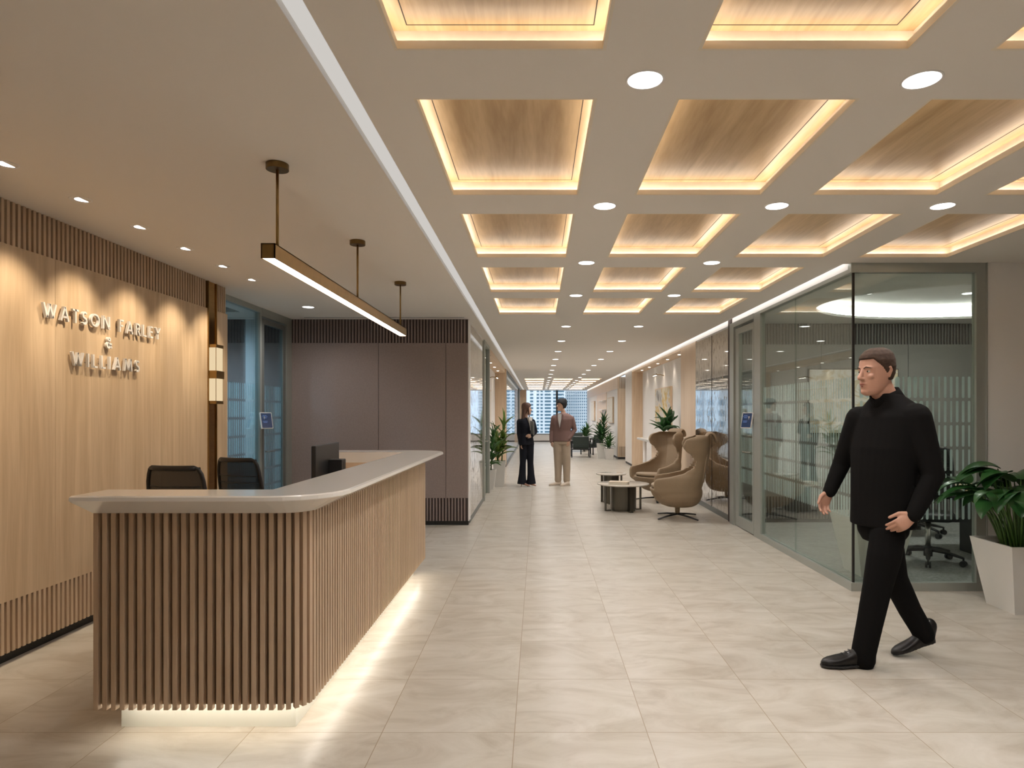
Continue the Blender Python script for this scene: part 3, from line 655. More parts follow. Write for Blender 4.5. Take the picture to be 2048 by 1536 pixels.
# oak pier, niche, pier
struct(MB().box(XG, XG+.3, 11.06, 12.2, .04, 2.735).build('wall_17', M['oak_light']))
niche(XG, 2.98, 12.22, 18.5, 2.69, ('wall_18', 'wall_19', 'ceiling'), 1, 5, 'right')
b = MB(); b.box(XG, XG+.3, 18.55, 19.95, .07, 2.735); struct(b.build('wall_20', M['oak_light']))
b = MB()
for i in range(18): b.box(XG-.006, XG, 18.58+i*.075, 18.62+i*.075, .07, 2.735)
struct(b.build('trim_7', M['white']))
struct(MB().box(XG+.01, XG+.3, 18.52, 19.96, 0, .07).build('baseboard_3', M['black']))
pa = thing('abstract_painting', 'grey, white and gold abstract canvas on the white niche wall behind the wing chairs', 'picture', (2.95, 15.3, 1.66))
MB().box(2.93, 2.978, 14.4, 16.25, 1.2, 2.12).build('frame', M['oak_light'], pa)
MB().box(2.926, 2.931, 14.42, 16.23, 1.22, 2.10).build('canvas', art_mat('art_gold', [(.22, .21, .20), (.66, .64, .60), (.60, .40, .09), (.72, .66, .52)], (1, .8, .8), 1.6, 5, (.36, .47, .54, .62)), pa)
picture_light(2.97, 15.3, 2.40, 1, 'slim brass picture light over the gold abstract painting')
cs = thing('console_table', 'white topped console counter in the right hand niche behind the chairs', 'console table', (2.7, 14.4, 0))
MB().box(2.42, 2.975, 12.9, 15.9, .88, .93).build('top', M['quartz'], cs, bevel=.006)
MB().box(2.55, 2.60, 15.55, 15.75, 0, .88).build('leg', M['white'], cs)
MB().box(2.55, 2.97, 13.2, 14.6, .0, .88).build('cabinet', M['oak_light'], cs)
# fluted oak corner and far right wall
fc = struct(MB().box(2.66, 2.93, 21.7, 35.4, .07, 2.735).build('wall_21', M['white']))
MB().box(2.655, 2.66, 21.7, 35.3, 2.35, 2.735).build('oak_frieze', M['oak_light'], fc)
MB().tube([(2.70, 21.68, .07), (2.70, 21.68, 2.735)], .05, 16).build('rounded_corner', M['oak_light'], fc)
MB().box(2.70, 2.93, 21.63, 21.70, .07, 2.735).build('oak_end', M['oak_light'], fc)
b = MB()
for z0, z1 in ((.09, .42), (2.35, 2.72)):
    for i in range(5): b.box(2.72+i*.042, 2.732+i*.042, 21.624, 21.632, z0, z1)
b.build('flutes', M['gap'], fc)
struct(MB().box(2.67, 2.94, 21.64, 35.3, 0, .07).build('baseboard_4', M['black']))
struct(MB().box(2.93, 3.0, 19.9, 21.75, 0, CEIL).build('wall_22', M['white']))
for nm, y0, y1, lab, sd in (('framed_picture', 22.7, 24.3, 'pale framed picture on the far right wall behind the tall potted plant', 1), ('framed_picture', 30.1, 31.8, 'small looking framed picture at the far end of the right wall', 8)):
    a = thing(nm, lab, 'picture', (2.65, (y0+y1)/2, 1.6))
    MB().box(2.60, 2.658, y0, y1, 1.18, 2.1).build('frame', M['table'], a); MB().box(2.597, 2.601, y0+.03, y1-.03, 1.21, 2.07).build('canvas', art_mat('art_far%d' % sd, [(.5, .47, .42), (.72, .68, .6), (.8, .77, .7), (.45, .38, .28)], seed=sd), a)
sh = thing('wall_shelving', 'built-in oak shelf recess with white shelves in the far right wall', 'shelf', (2.66, 27, 1.2))
b = MB(); b.box(2.64, 2.656, 25.1, 29.2, .9, 2.33); b.build('oak_back', M['oak_light'], sh)
for z in (1.3, 1.65, 2.0): MB().box(2.50, 2.64, 25.2, 26.8, z, z+.03).build('shelf', M['white'], sh)
# close the space behind the camera
struct(MB().box(-7, 8, -3.6, -3.5, 0, CEIL+.2).build('wall_rear', M['white']))
struct(MB().box(7.9, 8, -3.5, 5.5, 0, CEIL).build('wall_23', M['white']))
struct(MB().box(-1.9, -1.3, 12.42, 12.5, 0, CEIL).build('wall_24', M['white']))
# ================================================================= reception desk
FX0, FX1, FY0, FY1, RC = -2.015, -1.056, 2.96, 6.20, .12
def desk_path(step):
    """points on the slat face with outward normals"""
    out = []
    def line(p, q, nrm, n):
        for i in range(n): t = i/n; out.append((Vector(p).lerp(Vector(q), t), Vector(nrm)))
    def arc(c, a0, a1, n):
        for i in range(n): a = R(a0+(a1-a0)*i/n); out.append((Vector(c)+RC*Vector((math.cos(a), math.sin(a))), Vector((math.cos(a), math.sin(a)))))
    L1 = FX1-RC-FX0; L2 = FY1-FY0-2*RC; La = PI/2*RC
    line((FX0, FY0), (FX1-RC, FY0), (0, -1), max(1, round(L1/step))); arc((FX1-RC, FY0+RC), -90, 0, max(2, round(La/step)))
    line((FX1, FY0+RC), (FX1, FY1-RC), (1, 0), max(1, round(L2/step))); arc((FX1-RC, FY1-RC), 0, 90, max(2, round(La/step)))
    line((FX1-RC, FY1), (FX0, FY1), (0, 1), max(1, round(L1/step))); out.append((Vector((FX0, FY1)), Vector((0, 1))))
    return out
dk = thing('reception_desk', 'long oak reception desk with a thick white counter top and glowing base', 'reception desk', (-1.5, 4.5, 0))
# 106 slats would exceed the visible detail: fluting is one cladding mesh
b = MB()
for p, n in desk_path(.0405):
    mx = Matrix(((-n.y, n.x, 0), (n.x, n.y, 0), (0, 0, 1))).transposed() if False else Matrix(((-n.y, n.x, 0), (n.x, n.y, 0), (0, 0, 1)))
    mx = Matrix(((n.x, -n.y, 0), (n.y, n.x, 0), (0, 0, 1)))
    c = p - n*.015
    b.obox((c.x, c.y, .601), (.03, .0215, .902), mx)
b.build('oak_slats', M['oak_slat'], dk, bevel=.0015)
pth = desk_path(.03)
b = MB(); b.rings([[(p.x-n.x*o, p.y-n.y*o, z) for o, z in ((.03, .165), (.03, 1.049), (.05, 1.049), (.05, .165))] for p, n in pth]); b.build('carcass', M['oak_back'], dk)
def innerpt(p):
    iy0, iy1, ix = 3.05, 6.02, -1.243
    q = Vector((min(p.x, ix), p.y))
    if p.y < iy0: return Vector((min(p.x, ix), iy0))
    if p.y > iy1: return Vector((min(p.x, ix), iy1))
    return Vector((ix, p.y))
full = []
for p, n in pth:
    i = innerpt(p)
    if n.y < -.99: i = Vector((min(p.x, -1.243), 3.05))
    elif n.y > .99: i = Vector((min(p.x, -1.243), 6.02))
    elif abs(n.x) < .999: i = Vector((-1.243, 3.05 if n.y < 0 else 6.02))
    else: i = Vector((-1.243, min(max(p.y, 3.05), 6.02)))
    full.append([(i.x, i.y, 1.05), (i.x, i.y, 1.146), (p.x+n.x*.155, p.y+n.y*.155, 1.146), (p.x+n.x*.168, p.y+n.y*.168, 1.141), (p.x+n.x*.17, p.y+n.y*.17, 1.126), (p.x+n.x*.165, p.y+n.y*.165, 1.122), (p.x+n.x*.018, p.y+n.y*.018, 1.0515), (p.x+n.x*.012, p.y+n.y*.012, 1.05)])
MB().rings(full).build('counter_top', M['quartz'], dk, weld=True)
b = MB(); b.box(-2.0, -1.162, 3.12, 3.14, 0, .165); b.box(-1.182, -1.162, 3.14, 6.06, 0, .165); b.box(-2.0, -1.182, 6.04, 6.06, 0, .165); b.box(-2.0, -1.98, 3.14, 3.3, 0, .165); b.build('plinth', M['plinth'], dk)
b = MB(); b.box(-2.0, -1.09, 3.02, 3.12, .165, .17); b.box(-1.162, -1.09, 3.02, 6.14, .165, .17); b.build('soffit', M['oak_slat'], dk)
b = MB(); b.box(-1.97, -1.12, 3.035, 3.05, .155, .163); b.box(-1.115, -1.100, 3.06, 6.1, .155, .163); b.build('light_strip', M['led_desk'], dk)
b = MB(); b.box(-2.0, -1.26, 3.14, 3.9, .72, .75); b.box(-1.95, -1.26, 3.9, 5.95, .72, .75); b.build('work_top', M['oak_light'], dk)
b = MB(); b.box(-1.27, -1.25, 3.2, 6.0, .165, 1.05); b.box(-2.01, -1.25, 6.02, 6.04, .165, 1.05); b.box(-2.01, -1.25, 3.03, 3.05, .165, 1.05); b.build('inner_panel', M['oak_light'], dk)
# monitor
mo = thing('computer_monitor', 'black computer monitor seen from behind over the reception counter', 'monitor', (-1.5, 4.57, .75))
mx = Euler((0, 0, R(3))).to_matrix()
MB().obox((-1.49, 4.57, 1.11), (.03, .61, .36), mx).build('screen_housing', M['blackplastic'], mo, bevel=.006)
MB().obox((-1.506, 4.57, 1.11), (.002, .59, .34), mx).build('screen', M['screen'], mo)
MB().tube([(-1.40, 4.62, .765), (-1.40, 4.62, 1.16)], .022, 12).build('stand_post', M['blackplastic'], mo)
MB().box(-1.475, -1.38, 4.57, 4.67, 1.08, 1.18).build('mount', M['blackplastic'], mo, bevel=.005)
MB().box(-1.55, -1.32, 4.5, 4.74, .75, .765).build('stand_base', M['blackplastic'], mo, bevel=.003)
# ---- task chairs (facing +y, origin on floor)
def make_task_chair(name, lab, ty=1.13):
    t = thing(name, lab, 'office chair', (0, 0, 0))
    # back: curved frame and mesh
    N = 9; W = .23
    def bp(u, v): # u -1..1 , v 0..1
        z = .62+(ty-.62)*v; y = -.23-.10*v-.02*math.sin(PI*v)+.07*u*u*(1-.3*v); x = W*u*(1-.12*v*v)*(1 if v < .9 else 1-.03)
        return (x, y, z)
    G = [[bp(-1+2*i/N, j/10) for i in range(N+1)] for j in range(11)]
    MB().grid(G).build('back_mesh', M['mesh_t'], t, solid=.003, smooth=True)
    loop = [bp(-1, j/10) for j in range(10)]+[bp(-.93, .97)]+[bp(-.8+1.6*i/8, 1.0) for i in range(9)]+[bp(.93, .97)]+[bp(1, 1-j/10) for j in range(1, 11)]
    MB().tube(loop, .014, 8).build('back_frame', M['blackplastic'], t, smooth=True)
    b = MB(); b.tube([bp(-.85+1.7*i/8, .985) for i in range(9)], .017, 8)
    for k in range(6): b.tube([bp(-.9+1.8*i/8, .18+.11*k) for i in range(9)], .004, 6)
    b.build('back_ribs', M['blackplastic'], t, smooth=True)
    b = MB(); b.rings([[(x*.24*s, y*.23*s, z) for x, y in [(math.copysign(abs(math.cos(a))**.5, math.cos(a)), math.copysign(abs(math.sin(a))**.5, math.sin(a))) for a in [2*PI*k/24 for k in range(24)]]] for s, z in ((.85, .43), (1, .45), (1, .48), (.9, .505))]); b.build('seat', M['blackplastic'], t, smooth=True)
    b = MB(); b.tube([(0, -.05, .42), (0, -.22, .44), (0, -.29, .62), (0, -.27, .8)], [.03, .03, .02, .015], 8); b.build('spine', M['blackplastic'], t, smooth=True)
    MB().cyl((0, 0), .025, .12, .43, 14).build('gas_column', M['chrome'], t, smooth=True)
    b = MB()
    for k in range(5):
        a = 2*PI*k/5+.3; d = V(math.cos(a), math.sin(a), 0)
        b.tube([V(0, 0, .13), d*.15+V(0, 0, .12), d*.31+V(0, 0, .085)], [(.022, .034), (.02, .028), (.012, .018)], 8)
    b.cyl((0, 0), .04, .06, .16, 14); b.build('star_base', M['blackplastic'], t, smooth=True)
    for k in range(5):
        a = 2*PI*k/5+.3; d = V(math.cos(a), math.sin(a), 0); q = V(-d.y, d.x, 0); c = d*.31
        b = MB(); b.tube([c+V(0, 0, .03)-q*.025, c+V(0, 0, .03)-q*.006], .03, 12); b.tube([c+V(0, 0, .03)+q*.006, c+V(0, 0, .03)+q*.025], .03, 12); b.tube([c+V(0, 0, .03), c+V(0, 0, .09)], .01, 6)
        b.build('caster', M['blackplastic'], t)
    for s in (-1, 1):
        b = MB(); b.tube([(s*.2, -.02, .44), (s*.29, -.02, .46), (s*.30, -.0, .66)], .014, 8); b.build('arm_post', M['blackplastic'], t, smooth=True)
        MB().box(s*.30-.035, s*.30+.035, -.12, .13, .66, .685).build('arm_pad', M['blackplastic'], t, bevel=.01)
    return t
def mesh_t():
    m, n, l, b = nt('chair_mesh'); tr = n.new('ShaderNodeBsdfTransparent'); mx = n.new('ShaderNodeMixShader'); mx.inputs[0].default_value = .72
    b.inputs['Base Color'].default_value = (.02, .018, .017, 1); b.inputs['Roughness'].default_value = .8
    l.new(tr.outputs[0], mx.inputs[1]); l.new(b.outputs[0], mx.inputs[2]); l.new(mx.outputs[0], n['Material Output'].inputs[0]); return m
M['mesh_t'] = mesh_t()
tc = make_task_chair('office_chair', 'black mesh office chair behind the desk, nearer the camera')
tc.location = (-2.50, 4.82, 0); tc.rotation_euler = (0, 0, R(-8))
dup(tc, (-2.38, 5.62, 0), R(-20), 'black mesh office chair behind the desk, nearer the bronze strip and glass door')
o = dup(tc, (3.93, 6.55, .012), R(150), 'black office chair in the glass room with its star base showing beside the walking man'); 
o = dup(tc, (4.7, 8.05, .012), R(195), 'black office chair in the glass room, farther back near the table')
mt = thing('meeting_table', 'pale wood meeting table at the right inside the glass room', 'table', (5.2, 6.9, .012))
MB().box(4.28, 6.3, 6.35, 7.5, .72, .75).build('table_top', M['table'], mt, bevel=.004)
MB().box(4.6, 4.9, 6.7, 7.1, .012, .72).build('pedestal', M['blackplastic'], mt, bevel=.01)
MB().box(5.6, 5.9, 6.7, 7.1, .012, .72).build('pedestal', M['blackplastic'], mt, bevel=.01)
# ---- pendant
pd = thing('linear_pendant_light', 'long square brass pendant bar light hung on three rods over the desk', 'pendant light', (-1.334, 4.8, CEIL))
b = MB(); X0, X1, Z0, Z1 = -1.369, -1.299, 2.27, 2.344
b.box(X0, X0+.005, 3.21, 6.43, Z0, Z1); b.box(X1-.005, X1, 3.21, 6.43, Z0, Z1); b.box(X0, X1, 3.21, 6.43, Z1-.005, Z1); b.box(X0, X1, 3.21, 3.216, Z0, Z1); b.box(X0, X1, 6.424, 6.43, Z0, Z1)
b.build('bar_housing', M['brass'], pd)
MB().box(X0+.006, X1-.006, 3.217, 6.423, Z0+.002, Z0+.006).build('diffuser', M['pend'], pd)
for y in (3.327, 4.805, 6.30):
    MB().cyl((-1.334, y), .0075, Z1, CEIL-.02, 12).build('rod', M['brass'], pd, smooth=True)
    MB().cyl((-1.334, y), .056, CEIL-.032, CEIL-.0005, 32).build('canopy', M['brass_dark'], pd, bevel=.002)
# ================================================================= lounge
def squircle(n, e): return [(math.copysign(abs(math.cos(a))**e, math.cos(a)), math.copysign(abs(math.sin(a))**e, math.sin(a))) for a in [2*PI*k/n for k in range(n)]]
def make_wing_chair():
    # faces +y, origin on floor at the swivel base
    t = thing('wing_chair', '', 'armchair', (0, 0, 0))
    def interp(tab, z):
        for (za, *a), (zb, *c) in zip(tab[:-1], tab[1:]):
            if z <= zb: k = (z-za)/(zb-za); k = max(0, min(1, k)); k = k*k*(3-2*k); return [p+(q-p)*k for p, q in zip(a, c)]
        return list(tab[-1][1:])
    # z: back outer y, half width, front extent y
    T = [(.30, -.30, .30, .24), (.42, -.34, .36, .34), (.54, -.37, .37, .335), (.585, -.385, .365, .31), (.61, -.39, .355, .12), (.67, -.40, .325, -.09), (.75, -.42, .285, -.235), (.83, -.435, .268, -.26), (.91, -.45, .285, -.20), (.98, -.46, .31, -.10), (1.06, -.465, .32, -.07), (1.13, -.465, .31, -.10), (1.17, -.462, .28, -.18), (1.19, -.455, .23, -.30)]
    th = .052; rs = []
    N = 26; zs = [.30+(1.19-.30)*i/34 for i in range(35)]
    for z in zs:
        yb, hw, fy = interp(T, z); pts = []
        def U(off):
            o = []; h = hw-off; yb2 = yb+off; rad = h*.92; L = max(.02, fy-(yb2+rad))
            for k in range(N+1):
                s = -1+2*k/N
                if abs(s) < .6:
                    a = s/.6*PI/2; o.append((h*math.copysign(abs(math.sin(a))**.85, a), yb2+rad-rad*math.cos(a)**.85 if math.cos(a) > 0 else yb2+rad))
                else:
                    k2 = (abs(s)-.6)/.4; inw = 0; o.append((math.copysign(h-inw, s), min(fy, yb2+rad+L*k2) if fy > yb2+rad else yb2+rad*(1-(1-min(1, max(0, (fy-yb2)/rad)))*k2)))
            return o
        zoff = 0; A = U(0); B = U(th)
        rs.append([(x, y, z) for x, y in A]+[(x, y, z) for x, y in reversed(B)])
    b = MB(); b.rings(rs)
    b2 = []
    for z, yc, hl, hw in ((.155, -.04, .10, .10), (.17, -.03, .19, .17), (.20, -.02, .26, .235), (.26, -.005, .32, .30), (.33, .005, .355, .34), (.40, .02, .375, .35), (.43, .03, .37, .34)):
        b2.append([(x*hw, yc+y*hl, z) for x, y in squircle(32, .82)])
    b.rings(b2)
    b.build('shell', M['leather'], t, remesh=.010, nsm=16)
    b = MB(); b.rings([[(x*.285*s, .045+y*.335*s, z+.02*y) for x, y in squircle(32, .7)] for s, z in ((.9, .41), (1, .43), (1.0, .465), (.9, .487))]); b.build('seat_cushion', M['leather2'], t, smooth=True, sub=1)
    G = MB(); G.rings([[(x*.225*s*(1-.1*max(0, zf)), -.375-.05*zf+d, .72+.34*zf) for x, d in ((-1, 0), (-.8, .03), (-.3, .048), (.3, .048), (.8, .03), (1, 0), (.6, -.03), (-.6, -.03))] for s, zf in ((.8, -.62), (.98, -.5), (1, 0), (1, .7), (.9, 1.15))]); G.build('back_cushion', M['leather2'], t, smooth=True, sub=2)
    G = MB(); P = [(-.40, .93), (-.395, 1.03), (-.40, 1.12), (-.415, 1.19), (-.45, 1.225), (-.50, 1.215), (-.53, 1.15), (-.545, 1.08)]
    G.rings([[(x, y+dn*ny, z+dn*nz) for x, dn in ((-.17, 0), (-.15, .026), (0, .036), (.15, .026), (.17, 0), (.15, -.014), (0, -.014), (-.15, -.014))] for (y, z), (ny, nz) in zip(P, ((1, 0), (1, .1), (1, .2), (.8, .6), (.1, 1), (-.7, .7), (-1, .2), (-1, .1)))])
    G.build('head_pillow', M['leather2'], t, smooth=True, sub=1)
    MB().tube([V(0, .37, .40), V(.18, .32, .40), V(.31, .15, .39), V(.345, -.05, .375), V(.30, -.25, .36)], .004, 6).build('seam', M['gap'], t)
    b = MB(); b.cyl((0, 0), .03, .05, .17, 16, .04)
    b.tube([(.02, 0, .15), (.09, .02, .15)], .006, 6)
    b.build('swivel_post', M['leather'], t, smooth=True)
    for k in range(4):
        a = PI/4+k*PI/2; d = V(math.cos(a), math.sin(a), 0)
        MB().tube([V(0, 0, .055), d*.2+V(0, 0, .04), d*.385+V(0, 0, .012)], [(.016, .024), (.012, .02), (.010, .016)], 8).build('leg', M['blackplastic'], t, smooth=True)
    return t
wc = make_wing_chair(); wc.location = (2.02, 9.42, 0); wc.rotation_euler = (0, 0, R(80)); wc['label'] = 'brown wing chair nearer the camera, side on with its black four star foot showing'; wc['group'] = 'brown wing chairs'
dup(wc, (2.08, 11.3, 0), R(124), 'brown wing chair farther back, turned to show its seat and head pillow')
def make_table(x, y, h, r, lab, leg_r, nleg, drum_r):
    t = thing('coffee_table', lab, 'coffee table', (x, y, 0))
    MB().lathe([(r-.02, h-.022), (r-.004, h-.016), (r, h-.008), (r-.003, h-.001), (r-.01, h)], (x, y), 56).build('table_top', M['marble'], t, smooth=True)
    b = MB(); b.rings([[(x+sx*drum_r, y+sy*drum_r, z) for sx, sy in squircle(40, .8)] for z in (.03, h-.022)]); b.rings([[(x+sx*drum_r*.9, y+sy*drum_r*.9, z) for sx, sy in squircle(40, .8)] for z in (0, .03)]); b.build('drum', M['drum'], t, smooth=False)
    for k in range(nleg):
        a = 2*PI*k/nleg+.32; d = V(math.cos(a), math.sin(a), 0); q = V(-d.y, d.x, 0); m3 = Matrix((d, q, V(0, 0, 1))).transposed(); c = V(x, y, 0)+d*leg_r
        b = MB(); b.obox(c+V(0, 0, (h-.022)/2), (.012, .05, h-.022), m3); b.obox(c-d*.04+V(0, 0, .006), (.09, .05, .012), m3); b.obox(c-d*.04+V(0, 0, h-.028), (.09, .05, .012), m3)
        b.build('leg', M['drum'], t)
    return t
make_table(1.33, 10.16, .42, .405, 'larger round coffee table with a bronze drum base and a book on it', .30, 4, .20)
make_table(1.235, 10.98, .50, .255, 'smaller taller round side table behind the larger coffee table', .19, 3, .13)
bk = thing('book', 'cream covered book lying on the larger coffee table', 'book', (1.25, 10.05, .42))
mx = Euler((0, 0, R(-14))).to_matrix()
MB().obox((1.25, 10.02, .4215), (.30, .22, .003), mx).build('cover', M['book'], bk); MB().obox((1.25, 10.02, .459), (.30, .22, .004), mx).build('cover', M['book'], bk)
MB().obox((1.247, 10.02, .440), (.288, .21, .034), mx).build('pages', M['paper'], bk)
# green lounge chairs
def make_lounge_chair():
    t = thing('lounge_chair', '', 'armchair', (0, 0, 0))
    b = MB(); rot = Euler((R(12), 0, 0)).to_matrix()
    b.obox((0, -.30, .58), (.54, .09, .30), rot); b.build('backrest', M['green_lthr'], t, bevel=.02)
    MB().obox((0, -.27, .40), (.54, .08, .14), rot).build('lumbar_cushion', M['green_lthr'], t, bevel=.02)
    MB().obox((0, .02, .36), (.54, .58, .12), Euler((R(4), 0, 0)).to_matrix()).build('seat', M['green_lthr'], t, bevel=.02)
    for sx in (-1, 1):
        for sy, zt in ((-.28, .58), (.27, .56)):
            MB().box(sx*.31-.016, sx*.31+.016, sy-.016, sy+.016, 0, zt).build('leg', M['blackplastic'], t)
        MB().box(sx*.31-.02, sx*.31+.02, -.33, .30, .56, .585).build('armrest', M['blackplastic'], t)
        MB().box(sx*.31-.012, sx*.31+.012, -.28, .27, .26, .30).build('side_rail', M['blackplastic'], t)
    MB().box(-.31, .31, -.29, -.27, .26, .30).build('rear_rail', M['blackplastic'], t)
    return t
lc = make_lounge_chair(); lc.location = (1.48, 22.7, 0); lc['label'] = 'dark green lounge chair with its back to the camera, directly right of the standing man'; lc['group'] = 'green lounge chairs'
dup(lc, (2.0, 24.2, 0), R(50), 'dark green lounge chair angled behind, beside the tall potted plant')
dup(lc, (1.55, 26.2, 0), R(180), 'dark lounge chair farthest away, facing the camera by the window')
dup(lc, (-2.35, 24.0, 0), R(20), 'dark lounge chair behind the left glass partition')
# ---- plants
def blade(b, base, dirv, L, W, droop, seg=7, fold=.25, twist=0, tip=.1):
    d = Vector(dirv).normalized(); side = d.cross(V(0, 0, 1))
    if side.length < .05: side = V(1, 0, 0)
    side.normalize(); p = Vector(base); rows_ = []
    for i in range(seg+1):
        t = i/seg; wv = W*math.sin(PI*min(1, (t*.92+.08))**.75)**.8 if t < 1 else .001
        nrm = side.cross(d).normalized(); s2 = side*math.cos(twist*t)+nrm*math.sin(twist*t)
        rows_.append([p - s2*wv/2 + nrm*wv*fold, p.copy(), p + s2*wv/2 + nrm*wv*fold])
        p = p + d*(L/seg); d = (d + V(0, 0, -droop/seg)).normalized()
    b.grid(rows_)
def pot(t, x, y, wt, wb, h, rot=0):
    c, s = math.cos(rot), math.sin(rot)
    def q(hw, z): return [(x+(a*c-e*s)*hw, y+(a*s+e*c)*hw, z) for a, e in ((-1, -1), (1, -1), (1, 1), (-1, 1))]
    MB().rings([q(wb/2, 0), q(wt/2, h), q(wt/2-.018, h), q(wt/2-.03, h-.05)]).build('pot', M['pot'], t)
    MB().rings([q(wt/2-.035, h-.06), q(wt/2-.03, h-.045)]).build('soil', M['soil'], t)
def clampv(b, xa, xb, ya=-99, yb=99):
    for v in b.v:
        for i, (a, c) in enumerate(((xa, xb), (ya, yb))):
            if v[i] < a: v[i] = a+min(.06, (a-v[i])*.15)
            if v[i] > c: v[i] = c-min(.06, (v[i]-c)*.15)
def cane_plant(x, y, z0, wt, wb, ph, H, spread, n, lab, seed, leafm='leaf', lw=.075, rot=0, name='potted_plant', stems=3, lim=None):
    rnd = random.Random(seed); t = thing(name, lab, 'plant', (x, y, z0))
    if z0 == 0: pot(t, x, y, wt, wb, ph, rot)
    else:
        MB().box(x-wt/2, x+wt/2, y-wt/2, y+wt/2, z0, z0+ph-.02).build('pot', M['pot'], t, bevel=.01)
    st = MB(); lf = MB(); zb = z0+ph-.05
    for k in range(stems):
        a = 2*PI*k/stems+rnd.random(); bx, by = x+.05*math.cos(a), y+.05*math.sin(a); hs = H*(.75, .5, .32, .6)[k % 4]*rnd.uniform(.92, 1.05)
        tx, ty = bx+.07*math.cos(a)*hs, by+.07*math.sin(a)*hs
        st.tube([(bx, by, zb), (tx, ty, zb+hs)], [.014, .009], 7)
        m = n//stems
        for i in range(m):
            f = i/m; zz = zb+hs*(.25+.75*f); az = i*2.4+rnd.random()*.8; el = R(rnd.uniform(18, 50)+f*38)
            L = spread*rnd.uniform(.75, 1.1)*(1.05-.25*f); u = .25+.75*f
            blade(lf, (bx+(tx-bx)*u, by+(ty-by)*u, zz), (math.cos(az)*math.cos(el), math.sin(az)*math.cos(el), math.sin(el)), L, lw*rnd.uniform(.8, 1.2), rnd.uniform(.5, 1.5)*(1-.5*f), twist=rnd.uniform(-.5, .5))
    if lim: clampv(lf, *lim)
    st.build('stems', M['stem'], t, smooth=True); lf.build('foliage', M[leafm], t, smooth=True, solid=.0015)
    return t
cane_plant(-.985, 13.0, 0, .30, .20, .39, 1.05, .34, 54, 'low leafy green plant in a white pot by the left door frame', 5, 'leaf', .075, lim=(-1.19, 9))
cane_plant(-.80, 13.5, 0, .26, .18, .53, 1.15, .48, 46, 'tall plant with long yellow edged leaves in a white pot left of the woman', 9, 'leaf_y', .085, lim=(-1.19, 9))
cane_plant(2.14, 22.0, 0, .30, .20, .51, 1.15, .48, 84, 'tall spiky plant in a white pot against the far right wall', 12, 'leaf_d', .06, lim=(-9, 2.57))
cane_plant(2.36, 21.55, 0, .33, .23, .36, .60, .34, 48, 'shorter bushy plant in a white square pot right of the tall spiky plant', 15, 'leaf', .05, lim=(-9, 2.57))
cane_plant(1.95, 26.8, 0, .34, .25, .55, .55, .4, 60, 'green plant behind the dark lounge chairs near the window', 18, 'leaf', .07)
cane_plant(2.67, 13.55, .93, .22, .2, .18, .42, .42, 22, 'broad leaved plant on the white console behind the wing chairs', 21, 'leaf_d', .13, stems=2, lim=(-9, 2.91))
def broad_plant(x, y, wt, wb, ph, rot, lab, n, seed, H=.62, sc=1):
    rnd = random.Random(seed); t = thing('potted_plant', lab, 'plant', (x, y, 0)); pot(t, x, y, wt, wb, ph, rot)
    st = MB(); lf = MB()
    for i in range(n):
        az = i*2.399; rr = .03+.10*rnd.random(); f = i/n; out = (.10+.42*((i*7) % n)/n)*sc; h = H*rnd.uniform(.62, 1.02)*(1.05-.28*out/.5)
        p0 = V(x+rr*math.cos(az), y+rr*math.sin(az), ph-.06); p2 = V(x+out*math.cos(az), y+out*math.sin(az), ph+h); p1 = (p0+p2)/2+V(-.10*out*math.cos(az), -.10*out*math.sin(az), .10)
        pts = [p0*(1-u)**2+p1*2*u*(1-u)+p2*u*u for u in [k/8 for k in range(9)]]
        st.tube(pts, [.009-.0055*k/8 for k in range(9)], 6)
        d = (pts[-1]-pts[-2]).normalized(); d = V(math.cos(az+rnd.uniform(-.5, .5)), math.sin(az+rnd.uniform(-.5, .5)), rnd.uniform(.1, .55))
        blade(lf, p2-d*.02, d, .30*sc*rnd.uniform(.85, 1.15), .19*sc*rnd.uniform(.85, 1.15), rnd.uniform(.9, 1.9), 9, fold=.16, twist=rnd.uniform(-.6, .6))
    clampv(lf, 3.0, 9, 4, 5.44); st.build('stems', M['stem'], t, smooth=True); lf.build('foliage', M['leaf_d'], t, smooth=True, sub=1)
broad_plant(3.71, 5.0, .47, .31, .52, 0, 'large broad leaved plant in a white tapered pot at the right edge', 58, 3, .56, .95)
t_ = thing('planter', 'white tapered planter standing inside the glass room behind the walking man', 'planter', (3.12, 6.1, .012)); pot(t_, 3.12, 6.1, .54, .34, .55, 0)
for c_ in t_.children: c_.location.z += .012
cane_plant(-2.1, 27, 0, .3, .22, .4, .8, .4, 36, 'plant behind the left glass partition by the window', 31, 'leaf', .07)
# lamp seen reflected / behind: floor lamp
fl_ = thing('floor_lamp', 'floor lamp with a conical shade behind the left glass partition', 'lamp', (-1.75, 22.5, 0))
MB().cyl((-1.75, 22.5), .14, 0, .02, 24).build('base', M['blackplastic'], fl_); MB().cyl((-1.75, 22.5), .01, .02, 1.55, 10).build('pole', M['brass'], fl_); MB().cyl((-1.75, 22.5), .17, 1.45, 1.68, 24, .09).build('lamp_shade', M['shade'], fl_, smooth=True)
